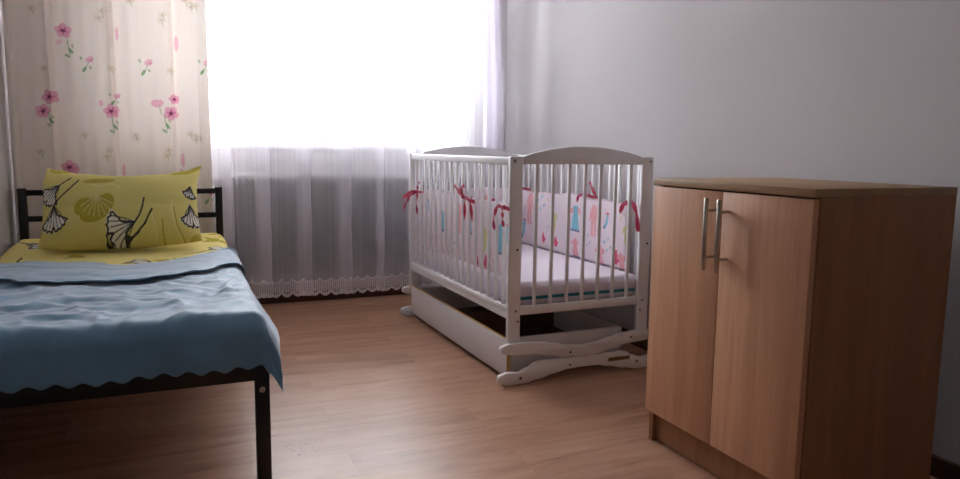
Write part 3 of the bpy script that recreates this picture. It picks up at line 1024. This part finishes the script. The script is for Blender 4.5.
def end_panel(v0, front):
    y0, y1 = v0, v0 + PT
    s = '-y' if front else '+y'
    yf = y0 if front else y1
    for k, x0 in enumerate((0.0, CW - PW)):
        bm = bmesh.new(); box(bm, x0, x0 + PW, y0, y1, 0.150, 0.8965, 0.006, 3)
        po = cpart('post', bm, M['white_wood'])
        if front:
            xa = x0 + (0.018 if k == 0 else PW - 0.018)
            bolt(po, xa, yf, 0.878, s)
            bolt(po, x0 + (0.033 if k == 0 else 0.022), yf, 0.292, s, 0.005)
            bolt(po, x0 + (0.043 if k == 0 else 0.012), yf, 0.250, s, 0.005)
            bolt(po, x0 + PW / 2 + 0.008, yf, 0.535, s, 0.005, M['black_steel'])
    # arched top
    prof = [(PW, 0.866), (CW - PW, 0.866)]
    n = 28
    for i in range(n + 1):
        t = i / n
        x = CW - PW - t * (CW - 2 * PW)
        prof.append((x, 0.894 + 0.043 * math.sin(PI * t) ** 0.78))
    bm = bmesh.new(); prism(bm, prof, y0 + 0.001, y1 - 0.001, 0.003)
    cpart('arched_top', bm, M['white_wood'])
    bm = bmesh.new(); box(bm, PW, CW - PW, y0 + 0.001, y1 - 0.001, 0.274, 0.309, 0.003); cpart('end_rail', bm, M['white_wood'])
    gap = 0.0735
    for k in range(7):
        xc = 0.1190 + k * gap
        bm = bmesh.new(); box(bm, xc - 0.0068, xc + 0.0068, y0 + 0.005, y1 - 0.005, 0.305, 0.870, 0.003); cpart('slat', bm, M['white_wood'])
end_panel(0.0, True)
end_panel(CL - PT, False)

def side_panel(x0):
    x1 = x0 + 0.024
    bm = bmesh.new(); box(bm, x0, x1, PT, CL - PT, 0.862, 0.893, 0.004); cpart('side_top_rail', bm, M['white_wood'])
    bm = bmesh.new(); box(bm, x0, x1, PT, CL - PT, 0.283, 0.3085, 0.004); box(bm, x0 + 0.004, x1 - 0.002, PT, CL - PT, 0.258, 0.283, 0.002)
    cpart('side_bottom_rail', bm, M['white_wood'])
    n = 16
    for k in range(n):
        yc = PT + (k + 0.77) * (CL - 2 * PT) / (n + 0.6)
        bm = bmesh.new(); box(bm, x0 + 0.005, x1 - 0.005, yc - 0.0075, yc + 0.0075, 0.305, 0.866, 0.003); cpart('slat', bm, M['white_wood'])
side_panel(0.003)
side_panel(CW - 0.027)
# mattress base board
bm = bmesh.new(); box(bm, 0.030, CW - 0.030, PT + 0.002, CL - PT - 0.002, 0.288, 0.300, 0.002); cpart('mattress_base', bm, M['white_board'])

# rocker and base bars (half profiles, mirrored about the middle)
mid = CW / 2
up_t = [(0, 0.131), (0.07, 0.137), (0.13, 0.150), (0.2, 0.163), (0.28, 0.168), (0.345, 0.167), (0.362, 0.161)]
up_b = [(0, 0.085), (0.08, 0.090), (0.15, 0.103), (0.22, 0.116), (0.28, 0.119), (0.345, 0.125), (0.362, 0.131)]
lo_t = [(0, 0.0845), (0.08, 0.0835), (0.19, 0.085), (0.215, 0.081), (0.25, 0.062), (0.29, 0.049), (0.345, 0.053), (0.366, 0.047)]
lo_b = [(0, 0.040), (0.07, 0.038), (0.13, 0.027), (0.2, 0.012), (0.27, 0.001), (0.32, 0.0), (0.345, 0.0), (0.366, 0.008)]
def bar_profile(tt, tb, zc, xe):
    n = 44
    top = [(mid - d, lerp_table(tt, d)) for d in np.linspace(tt[-1][0], 0, n)]
    bot = [(mid - d, lerp_table(tb, d)) for d in np.linspace(0, tb[-1][0], n)]
    r = (tt[-1][1] - tb[-1][1]) / 2
    cap = [(mid - tt[-1][0] - r * math.cos(a) * 0.8, zc + r * math.sin(a)) for a in np.linspace(-1.3, 1.3, 9)]
    left = bot[1:] + cap + top          # from the middle bottom round the left end to the middle top
    right = [(2 * mid - x, z) for x, z in left[::-1]]
    return left + right[1:-1] if abs(left[-1][0] - mid) < 1e-6 else left + right
def bars(y0, front):
    for nm, tt, tb, zc in (('rocker_bar', up_t, up_b, 0.146), ('base_bar', lo_t, lo_b, 0.0275)):
        pr = bar_profile(tt, tb, zc, 0)
        # drop duplicates
        q = []
        for p in pr:
            if not q or (abs(p[0] - q[-1][0]) + abs(p[1] - q[-1][1])) > 1e-4:
                q.append(p)
        bm = bmesh.new(); prism(bm, q, y0, y0 + 0.022, 0.004)
        br = cpart(nm, bm, M['white_wood'])
        if front:
            if nm == 'rocker_bar':
                for dx in (-0.06, 0.235):
                    bolt(br, mid + dx, y0, 0.108 if dx < 0 else 0.143, '-y', 0.005, M['black_steel'])
            else:
                bolt(br, mid - 0.06, y0, 0.055, '-y', 0.005, M['black_steel'])
                for dx in (-0.285, 0.27):
                    bolt(br, mid + dx, y0, 0.026 if dx < 0 else 0.034, '-y', 0.007)
                bm = bmesh.new(); box(bm, mid + 0.125, mid + 0.232, y0 - 0.0012, y0 + 0.0005, 0.048, 0.064)
                cpart('brown_label', bm, M['sticker'], br)
bars(-0.0225, True)
bars(CL + 0.0005, False)

# under-crib drawer
bm = bmesh.new(); box(bm, 0.008, 0.026, 0.022, CL - 0.012, 0.020, 0.172, 0.002)
dr = cpart('drawer', bm, M['white_board'])
bm = bmesh.new(); box(bm, 0.0262, 0.560, 0.055, 0.071, 0.028, 0.168, 0.0015); cpart('drawer_end', bm, M['white_board'], dr)
bm = bmesh.new(); box(bm, 0.0262, 0.560, CL - 0.075, CL - 0.059, 0.028, 0.168, 0.0015); cpart('drawer_end', bm, M['white_board'], dr)
bm = bmesh.new(); box(bm, 0.560, 0.576, 0.055, CL - 0.059, 0.028, 0.168, 0.0015); cpart('drawer_back', bm, M['white_board'], dr)
bm = bmesh.new(); box(bm, 0.0262, 0.560, 0.071, CL - 0.075, 0.034, 0.040); cpart('drawer_bottom', bm, M['hardboard'], dr)
bm = bmesh.new(); box(bm, 0.0262, 0.560, 0.612, 0.624, 0.040, 0.150, 0.001); cpart('drawer_divider', bm, M['hardboard'], dr)
bm = bmesh.new(); box(bm, 0.0085, 0.0255, 0.0212, 0.0222, 0.022, 0.170); cpart('raw_edge', bm, M['raw_edge'], dr)
bm = bmesh.new(); box(bm, 0.010, 0.024, 0.03, CL - 0.02, 0.1722, 0.1728); cpart('raw_edge', bm, M['raw_edge'], dr)
for x in (0.10, 0.50):
    for y in (0.12, CL - 0.13):
        bm = bmesh.new(); tube(bm, [(x - 0.01, y, 0.017), (x + 0.01, y, 0.017)], 0.017, 14); cpart('wheel', bm, M['black_steel'], dr)

# ------------------------------------------------------------------ crib mattress
cm = empty('crib_mattress', 'white quilted crib mattress with a teal edge stripe lying in the crib', 'mattress',
           tuple(Matrix.Rotation(CY, 3, 'Z') @ Vector((CW / 2, CL / 2, 0)) + Vector((1.1568, 2.4301, 0.3005))), CY)
def mattress():
    bm = bmesh.new()
    w, l = CW / 2 - 0.032, CL / 2 - 0.028
    box(bm, -w, w, -l, l, 0.0, 0.098, 0.026, 5)
    obj('mattress_cover', bm, M['mattress'], cm, world=False)
    for y in (-l, l):
        bm = bmesh.new(); box(bm, -w + 0.022, w - 0.022, y - 0.0022, y + 0.0022, 0.028, 0.0405)
        obj('teal_stripe', bm, M['teal'], cm, world=False)
mattress()

# ------------------------------------------------------------------ crib bumper with ribbons
def to_world(u, v):
    c, s = math.cos(CY), math.sin(CY)
    return 1.1568 + u * c - v * s, 2.4301 + u * s + v * c
RED, PNK, BLU, TEA, YEL, NAV = rgb(226, 96, 132), rgb(236, 172, 178), rgb(140, 204, 224), rgb(120, 192, 200), rgb(216, 218, 136), rgb(120, 130, 176)
def pyjama(cv, x, y, s, col=PNK):
    q = cv.local(x, y, s)
    cv.poly(q, [(-0.12, 1), (0.12, 1), (0.32, 0.75), (0.55, -0.05), (0.4, -0.1), (0.27, 0.35), (0.28, -0.15), (0.3, -1), (0.07, -1), (0, -0.2), (-0.07, -1), (-0.3, -1), (-0.28, -0.15), (-0.27, 0.35), (-0.4, -0.1), (-0.55, -0.05), (-0.32, 0.75)], col, 0.9)
def dress(cv, x, y, s, col=BLU, sl=PNK):
    q = cv.local(x, y, s)
    cv.ellipse(q, -0.42, 0.45, 0.3, 0.2, sl, 0.6); cv.ellipse(q, 0.42, 0.45, 0.3, 0.2, sl, -0.6)
    cv.poly(q, [(-0.25, 0.8), (0.25, 0.8), (0.3, 0.2), (0.55, -1), (-0.55, -1), (-0.3, 0.2)], col)
    cv.line(q, [(-0.54, -0.93), (0.54, -0.93)], 0.08, NAV)
def sock(cv, x, y, s, col=BLU):
    q = cv.local(x, y, s)
    cv.poly(q, [(-0.1, 1), (0.4, 0.9), (0.25, -0.3), (-0.3, -1), (-0.65, -0.85), (-0.5, -0.5), (-0.15, -0.1)], col)
    cv.ellipse(q, 0.15, 0.9, 0.3, 0.12, RED, -0.2); cv.ellipse(q, -0.42, -0.8, 0.25, 0.18, NAV, 0.6, 0.7)
def mitten(cv, x, y, s, col=RED):
    q = cv.local(x, y, s)
    cv.ellipse(q, 0, 0, 0.55, 0.8, col); cv.ellipse(q, 0.5, -0.1, 0.4, 0.25, col, 0.5); cv.poly(q, [(-0.3, 0.6), (0.3, 0.6), (0.2, 1.1), (-0.2, 1.1)], col)
def onesie(cv, x, y, s, col=YEL):
    q = cv.local(x, y, s)
    cv.poly(q, [(-0.2, 0.8), (0.2, 0.8), (0.6, 0.3), (0.42, 0.1), (0.3, 0.3), (0.3, -0.5), (0.1, -0.9), (-0.1, -0.9), (-0.3, -0.5), (-0.3, 0.3), (-0.42, 0.1), (-0.6, 0.3)], col, 0.85)
def bits(cv, x, y, s, col):
    q = cv.local(x, y, s)
    for a, b in ((-0.8, 0.3), (0.1, 0.8), (0.7, -0.2), (-0.2, -0.7)):
        cv.ellipse(q, a, b, 0.28, 0.16, col, a + b, 0.8)

def bumper():
    # centre path in crib coordinates (u, v): left side, far end, right side
    ul, ur, vb = 0.046, CW - 0.048, CL - 0.050
    path = []
    for t in np.linspace(0.075, vb - 0.05, 170): path.append((ul, t))
    for a in np.linspace(PI, PI / 2, 12)[1:]: path.append((ul + 0.05 + 0.05 * math.cos(a), vb - 0.05 + 0.05 * math.sin(a)))
    for t in np.linspace(ul + 0.06, ur - 0.06, 60): path.append((t, vb))
    for a in np.linspace(PI / 2, 0, 12)[:-1]: path.append((ur - 0.05 + 0.05 * math.cos(a), vb - 0.05 + 0.05 * math.sin(a)))
    for t in np.linspace(vb - 0.05, 0.092, 170): path.append((ur, t))
    path = np.array(path)
    d = np.r_[0, np.cumsum(np.hypot(*np.diff(path, axis=0).T))]
    tg = np.gradient(path, axis=0); tg /= np.hypot(tg[:, 0], tg[:, 1])[:, None]
    nr = np.stack([tg[:, 1], -tg[:, 0]], 1)     # points into the crib
    zb, zt = 0.404, 0.700
    nz = 62
    ring = []
    for k in range(nz): ring.append((1, k / (nz - 1)))       # inside face upward
    for k in range(nz): ring.append((-1, 1 - k / (nz - 1)))  # outside face downward
    P = np.zeros((len(path), len(ring), 3)); Q = np.zeros((len(path), len(ring), 2))
    L = d[-1]
    for i in range(len(path)):
        e = min(1.0, min(d[i], L - d[i]) / 0.02)
        endk = math.sqrt(max(0.0, 1 - (1 - e) ** 2))
        sagz = 0.006 * math.sin(d[i] * 9.0) + 0.004 * math.sin(d[i] * 23)
        for j, (sd, t) in enumerate(ring):
            th = 0.012 * (max(0.0, 1 - abs(2 * t - 1) ** 4)) ** 0.5 * (0.25 + 0.75 * endk)
            th += 0.0015 * noise.noise(Vector((d[i] * 12, t * 4, sd)))* (1 - abs(2 * t - 1))
            u, v = path[i] + nr[i] * (sd * th)
            z = zb + (zt - zb + sagz) * t
            x, y = to_world(u, v)
            P[i, j] = (x, y, z); Q[i, j] = (d[i] + (0 if sd > 0 else 10), z)
    cv = Canvas(Q, rgb(240, 228, 236))
    c, s = math.cos(CY), math.sin(CY)
    def dR(y):      # world y on the right side -> path length
        v = (y - 2.4301 - (CW) * s) / c
        return L - (v - 0.092)
    def dLo(y):
        v = (y - 2.4301) / c
        return 10 + (v - 0.075)
    pyjama(cv, dR(3.427), 0.606, 0.085); pyjama(cv, dR(2.791), 0.600, 0.075); dress(cv, dR(2.953), 0.600, 0.070)
    sock(cv, dR(3.494), 0.487, 0.055); sock(cv, dR(2.687), 0.607, 0.038); onesie(cv, dR(3.155), 0.560, 0.055)
    bits(cv, dR(3.301), 0.643, 0.045, BLU); bits(cv, dR(3.20), 0.655, 0.035, YEL)
    mitten(cv, dR(3.269), 0.458, 0.028); mitten(cv, dR(3.139), 0.452, 0.030)
    dress(cv, dR(2.950), 0.454, 0.050, PNK, rgb(240, 190, 200)); dress(cv, dR(2.734), 0.440, 0.06, rgb(240, 180, 196), PNK)
    mitten(cv, dR(2.606), 0.448, 0.034); dress(cv, dR(2.565), 0.435, 0.05, PNK, PNK)
    bits(cv, dR(2.671), 0.50, 0.035, TEA); bits(cv, dR(2.84), 0.50, 0.03, TEA); bits(cv, dR(2.572), 0.649, 0.03, YEL)
    bits(cv, dR(3.217), 0.513, 0.02, TEA); onesie(cv, dR(2.535), 0.56, 0.05)
    # outside of the left side
    dress(cv, dLo(3.241), 0.575, 0.055); dress(cv, dLo(2.577), 0.565, 0.07); sock(cv, dLo(2.52), 0.575, 0.05)
    onesie(cv, dLo(2.741), 0.54, 0.06); mitten(cv, dLo(2.827), 0.44, 0.034); mitten(cv, dLo(2.726), 0.435, 0.036); mitten(cv, dLo(2.983), 0.445, 0.028)
    pyjama(cv, dLo(3.03), 0.60, 0.07); bits(cv, dLo(3.57), 0.607, 0.03, TEA); dress(cv, dLo(2.902), 0.593, 0.05); bits(cv, dLo(3.40), 0.5, 0.04, BLU)
    bits(cv, dLo(2.66), 0.48, 0.03, PNK); sock(cv, dLo(3.45), 0.62, 0.04); bits(cv, dLo(3.12), 0.47, 0.04, TEA); pyjama(cv, dLo(3.35), 0.47, 0.05)
    # other faces: scattered repeats
    rnd = random.Random(3)
    fs = [pyjama, dress, sock, mitten, onesie]
    for k in range(26):
        dd = rnd.uniform(0.05, L - 1.1); rnd.choice(fs)(cv, dd, rnd.uniform(0.46, 0.64), rnd.uniform(0.03, 0.06))
    for k in range(26):
        dd = 10 + rnd.uniform(1.15, L - 0.05); rnd.choice(fs)(cv, dd, rnd.uniform(0.46, 0.64), rnd.uniform(0.03, 0.06))
    me_o = empty('crib_bumper', 'padded white crib bumper printed with baby clothes and tied with crimson ribbons', 'crib bumper', to_world(CW / 2, CL / 2) + (0.40,), CY)
    bp = grid_mesh('bumper_pad', P, M['bumper'], me_o, colors=cv.C, closed=True)
    bmx = bmesh.new(); bmx.from_mesh(bp.data)
    bmesh.ops.holes_fill(bmx, edges=[e for e in bmx.edges if e.is_boundary], sides=0)
    bmx.to_mesh(bp.data); bmx.free()
    # piping along the top seam
    bm = bmesh.new()
    tube(bm, [to_world(*path[i]) + (zt + 0.006 * math.sin(d[i] * 9.0) + 0.004 * math.sin(d[i] * 23) + 0.0015,) for i in range(0, len(path), 3)], 0.003, 6)
    obj('piping', bm, M['bumper_pipe'], me_o)
    # ribbons: flat bands along their own curves
    def strip(bm, pts, w, wdir):
        P3 = [Vector(p) for p in pts]
        # resample smoothly
        out = []
        n = len(P3)
        for i in range(n - 1):
            p0, p1, p2, p3 = P3[max(i - 1, 0)], P3[i], P3[i + 1], P3[min(i + 2, n - 1)]
            for k in range(6):
                t = k / 6
                out.append(0.5 * ((2 * p1) + (-p0 + p2) * t + (2 * p0 - 5 * p1 + 4 * p2 - p3) * t * t + (-p0 + 3 * p1 - 3 * p2 + p3) * t ** 3))
        out.append(P3[-1])
        L_, R_ = [], []
        m = len(out)
        for i, p in enumerate(out):
            dd = (out[min(i + 1, m - 1)] - out[max(i - 1, 0)]).normalized()
            sd = dd.cross(Vector(wdir)); sd.normalize()
            ww = w * (0.55 + 0.45 * min(1, i / 4.0))
            wob = Vector(wdir) * (0.003 * math.sin(i * 0.9))
            L_.append(bm.verts.new(p + sd * ww + wob)); R_.append(bm.verts.new(p - sd * ww - wob))
        for i in range(m - 1):
            bm.faces.new((L_[i], L_[i + 1], R_[i + 1], R_[i]))
    def tie(tails, knot, xn, w=0.0075):
        bm = bmesh.new()
        for t in tails:
            strip(bm, t, w, (1, 0.1, 0))
        bmesh.ops.solidify(bm, geom=bm.faces[:], thickness=0.0012)
        kv = Vector(knot)
        # knot: a squashed ball, and the loop through the slats to the pad
        bmesh.ops.create_uvsphere(bm, u_segments=12, v_segments=8, radius=0.011, matrix=Matrix.Translation(kv) @ Matrix.Diagonal((0.7, 1.25, 0.8, 1)))
        tube(bm, [kv, kv + Vector((xn, 0, -0.004))], 0.004, 8)
        obj('ribbon_tie', bm, M['ribbon'], me_o)
    X = 1.143
    tie([[(X, 3.532, .697), (X - .004, 3.536, .63), (X, 3.538, .572)], [(X, 3.532, .697), (X - .012, 3.62, .672), (X - .01, 3.70, .63), (X - .004, 3.788, .585)],
         [(X, 3.532, .697), (X - .008, 3.622, .690), (X - .004, 3.796, .643)], [(X, 3.532, .697), (X - .004, 3.52, .72), (X, 3.504, .75)], [(X, 3.532, .697), (X, 3.462, .698)]], (X, 3.548, .697), 0.04)
    X = 1.148
    tie([[(X, 2.879, .713), (X - .006, 2.94, .735), (X, 3.003, .759)], [(X, 2.879, .713), (X - .008, 2.904, .745), (X, 2.885, .763)], [(X, 2.866, .714), (X - .008, 2.853, .689), (X, 2.876, .613)],
         [(X, 2.866, .711), (X - .008, 2.793, .693), (X, 2.788, .613)], [(X, 2.841, .703), (X, 2.758, .698)]], (X, 2.901, .711), 0.045, 0.009)
    X = 1.152
    tie([[(X, 2.492, .699), (X - .006, 2.521, .698), (X - .006, 2.555, .652), (X, 2.564, .601)], [(X, 2.492, .699), (X - .004, 2.415, .695)], [(X, 2.492, .699), (X - .006, 2.472, .68), (X - .004, 2.481, .655), (X, 2.475, .623)]],
        (X, 2.474, .699), 0.04, 0.008)
    X = 1.758
    tie([[(X, 2.843, .713), (X - .006, 2.80, .709), (X, 2.761, .711)], [(X, 2.765, .711), (X - .01, 2.781, .736), (X, 2.828, .774)], [(X, 2.843, .713), (X - .006, 2.908, .709), (X, 2.945, .676)],
         [(X, 2.765, .711), (X - .004, 2.800, .745), (X, 2.832, .777)]], (X, 2.835, .712), 0.015, 0.0075)
    tie([[(X, 2.50, .708), (X - .006, 2.477, .701), (X - .006, 2.448, .664), (X, 2.440, .586)], [(X, 2.499, .704), (X - .006, 2.537, .696), (X, 2.582, .656)]], (X, 2.498, .706), 0.02, 0.011)
    tie([[(X, 3.545, .711), (X - .004, 3.49, .707), (X, 3.432, .706)], [(X, 3.545, .711), (X - .004, 3.56, .68), (X, 3.565, .62)]], (X, 3.545, .711), 0.012, 0.007)
M['bumper_pipe'] = principled('bumper_piping', rgb(238, 222, 230), 0.9, vary=0.02)
bumper()

# ------------------------------------------------------------------ oak cabinet
cx0, cx1, cy0, cy1, zt = 1.3402, 1.8362, 1.187, 1.7875, 0.8394
cab = empty('cabinet', 'two-door oak-effect cabinet with bar handles in the right foreground', 'cabinet', ((cx0 + cx1) / 2, (cy0 + cy1) / 2, 0))
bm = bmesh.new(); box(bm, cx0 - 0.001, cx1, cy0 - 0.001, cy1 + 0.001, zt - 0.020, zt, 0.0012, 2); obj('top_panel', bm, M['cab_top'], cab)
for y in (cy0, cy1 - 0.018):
    bm = bmesh.new(); box(bm, cx0 + 0.0205, cx1, y, y + 0.018, 0, zt - 0.0202, 0.0008, 1); obj('side_panel', bm, M['cab_shaded'], cab)
bm = bmesh.new(); box(bm, cx0 + 0.035, cx0 + 0.051, cy0 + 0.018, cy1 - 0.018, 0.004, 0.100, 0.0008, 1); obj('plinth', bm, M['cab_shaded'], cab)
bm = bmesh.new(); box(bm, cx0 + 0.021, cx1 - 0.006, cy0 + 0.018, cy1 - 0.018, 0.100, 0.118); obj('bottom_panel', bm, M['cab_shaded'], cab)
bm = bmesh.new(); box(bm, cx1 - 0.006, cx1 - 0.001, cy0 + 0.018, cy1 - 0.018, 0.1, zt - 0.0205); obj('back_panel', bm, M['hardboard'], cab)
bm = bmesh.new(); box(bm, cx0 + 0.045, cx1 - 0.008, cy0 + 0.0185, cy1 - 0.0185, 0.46, 0.478); obj('shelf', bm, M['cab_shaded'], cab)
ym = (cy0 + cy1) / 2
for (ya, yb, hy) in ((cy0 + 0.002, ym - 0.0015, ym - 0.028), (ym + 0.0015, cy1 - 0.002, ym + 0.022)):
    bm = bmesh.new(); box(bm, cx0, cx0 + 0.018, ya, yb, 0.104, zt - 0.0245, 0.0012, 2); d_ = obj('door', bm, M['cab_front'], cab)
    bm = bmesh.new()
    hx = cx0 - 0.035
    tube(bm, [(hx, hy, 0.601), (hx, hy, 0.603), (hx, hy, 0.795), (hx, hy, 0.797)], [0.0048, 0.006, 0.006, 0.0048], 16)
    for z in (0.636, 0.764):
        tube(bm, [(cx0 + 0.0005, hy, z), (hx, hy, z)], 0.0042, 12)
    obj('bar_handle', bm, M['chrome'], d_)

# ------------------------------------------------------------------ outdoors
bm = bmesh.new(); box(bm, -60, 70, 4.8, 120, -5.2, -5.0); g = obj('ground', bm, M['bounce_ground']); g['kind'] = 'structure'
def tree(name, x, y, h, r, label, seed, leafm):
    rnd = random.Random(seed)
    t = empty(name, label, 'tree', (x, y, -5.0), 0, 'trees outside the window')
    bm = bmesh.new()
    tube(bm, [(x, y, -5.0), (x + 0.1, y, -5 + h * 0.4), (x - 0.05, y, -5 + h * 0.8)], [0.28, 0.2, 0.08], 10)
    for k in range(7):
        a = rnd.uniform(0, 2 * PI); z = -5 + h * rnd.uniform(0.4, 0.7)
        tube(bm, [(x, y, z), (x + r * 0.7 * math.cos(a), y + r * 0.7 * math.sin(a), z + h * 0.2)], [0.09, 0.03], 7)
    obj('trunk', bm, M['bark'], t)
    bm = bmesh.new()
    for k in range(900):
        a = rnd.uniform(0, 2 * PI); cz = rnd.uniform(-1, 1); rr = rnd.uniform(0.4, 1) ** 0.6
        s = math.sqrt(1 - cz * cz) * rr
        p = Vector((x + r * s * math.cos(a), y + r * s * math.sin(a), -5 + h * 0.72 + h * 0.28 * cz * rr))
        n = Vector((rnd.gauss(0, 1), rnd.gauss(0, 1), rnd.gauss(0, 1))).normalized()
        u = n.orthogonal().normalized() * rnd.uniform(0.12, 0.24); w = n.cross(u)
        bm.faces.new([bm.verts.new(p + q) for q in (u, w * 0.6, -u, -w * 0.6)])
    obj('crown', bm, leafm, t, sm=False)
tree('tree', 4.0, 29.0, 6.5, 1.9, 'pale hazy tree outside behind the middle window pane', 1, M['leaf'])
tree('tree', 8.4, 29.5, 7.0, 1.9, 'pale hazy tree outside behind the right window pane, tallest of the trees', 2, M['leaf'])
tree('tree', 12.6, 29.0, 6.2, 1.9, 'pale hazy tree outside at the far right edge of the window', 3, M['leaf2'])
hs = empty('house', 'pale house outside at the lower left edge of the window', 'house', (0.0, 30, -5.0))
bm = bmesh.new(); box(bm, -4.0, 1.8, 28, 34, -5.0, 1.0); obj('wall', bm, M['render'], hs)
bm = bmesh.new(); prism(bm, [(-4.4, 1.0), (2.2, 1.0), (0.6, 2.6), (-2.8, 2.6)], 27.6, 34.4); obj('roof', bm, M['rooftile'], hs)
for xx in (-3.0, -0.2):
    bm = bmesh.new(); box(bm, xx, xx + 1.1, 27.96, 28.02, -1.2, 0.2); obj('window', bm, M['glass'], hs)
bm = bmesh.new()
rnd = random.Random(11)
for k in range(2600):
    p = Vector((rnd.uniform(1.5, 16), rnd.uniform(22.8, 24), -5 + 5.0 * rnd.random() + 0.35 * rnd.gauss(0, 1) * 0.6))
    n = Vector((rnd.gauss(0, 1), rnd.gauss(0, 1), rnd.gauss(0, 1))).normalized()
    u = n.orthogonal().normalized() * rnd.uniform(0.12, 0.26); w = n.cross(u)
    bm.faces.new([bm.verts.new(p + q) for q in (u, w * 0.7, -u, -w * 0.7)])
o = obj('hedge', bm, M['leaf2'], sm=False); tag(o, 'long pale hedge outside along the bottom of the window', 'hedge')

# ------------------------------------------------------------------ light
SKY = 15.0
w = bpy.data.worlds.new('overcast'); S.world = w
w.use_nodes = True
nt = w.node_tree
bg = nt.nodes['Background']
tc = N(nt, 'ShaderNodeTexCoord')
sx = N(nt, 'ShaderNodeSeparateXYZ')
nt.links.new(tc.outputs['Generated'], sx.inputs[0])
mr = N(nt, 'ShaderNodeMapRange')            # overcast sky: the zenith three times as bright as the horizon
mr.inputs['From Min'].default_value = 0.0
mr.inputs['From Max'].default_value = 1.0
mr.inputs['To Min'].default_value = SKY / 3
mr.inputs['To Max'].default_value = SKY
nt.links.new(sx.outputs[2], mr.inputs['Value'])
bg.inputs['Color'].default_value = (0.95, 0.965, 1.0, 1)
nt.links.new(mr.outputs[0], bg.inputs['Strength'])
pl = bpy.data.lights.new('window_portal', 'AREA')
pl.shape = 'RECTANGLE'; pl.size = WX1 - WX0; pl.size_y = WZ1 - WZ0
pl.cycles.is_portal = True
po = bpy.data.objects.new('window_portal', pl); C.objects.link(po)
po.location = ((WX0 + WX1) / 2, YB + 0.158, (WZ0 + WZ1) / 2)
po.rotation_euler = (-PI / 2, 0, 0)

# ------------------------------------------------------------------ camera
cd = bpy.data.cameras.new('camera'); cam = bpy.data.objects.new('camera', cd); C.objects.link(cam)
f_px, cyp, pitch, roll, yaw, hh = 703.8, 237.3352, -0.1241, -0.0125, 0.4022, 0.92
c, s = math.cos(yaw), math.sin(yaw)
r = Vector((c, -s, 0)); fw = Vector((s, c, 0)); up = Vector((0, 0, 1))
F = fw * math.cos(pitch) + up * math.sin(pitch)
U = up * math.cos(pitch) - fw * math.sin(pitch)
R2 = r * math.cos(roll) - U * math.sin(roll)
U2 = r * math.sin(roll) + U * math.cos(roll)
mat = Matrix((R2, U2, -F)).transposed().to_4x4()
mat.translation = (0, 0, hh)
cam.matrix_world = mat
cd.sensor_width = 36.0
cd.lens = f_px / 960 * 36
cd.shift_y = (cyp - 239.5) / 960
cd.clip_start = 0.02; cd.clip_end = 300
S.camera = cam

S.view_settings.view_transform = 'Standard'
S.view_settings.look = 'None'
S.view_settings.gamma = 1.0
S.view_settings.use_curve_mapping = False
S.view_settings.exposure = 1.55
cy = S.cycles
cy.max_bounces = 12
cy.diffuse_bounces = 6
cy.glossy_bounces = 4
cy.transmission_bounces = 8
cy.transparent_max_bounces = 32
cy.use_denoising = True
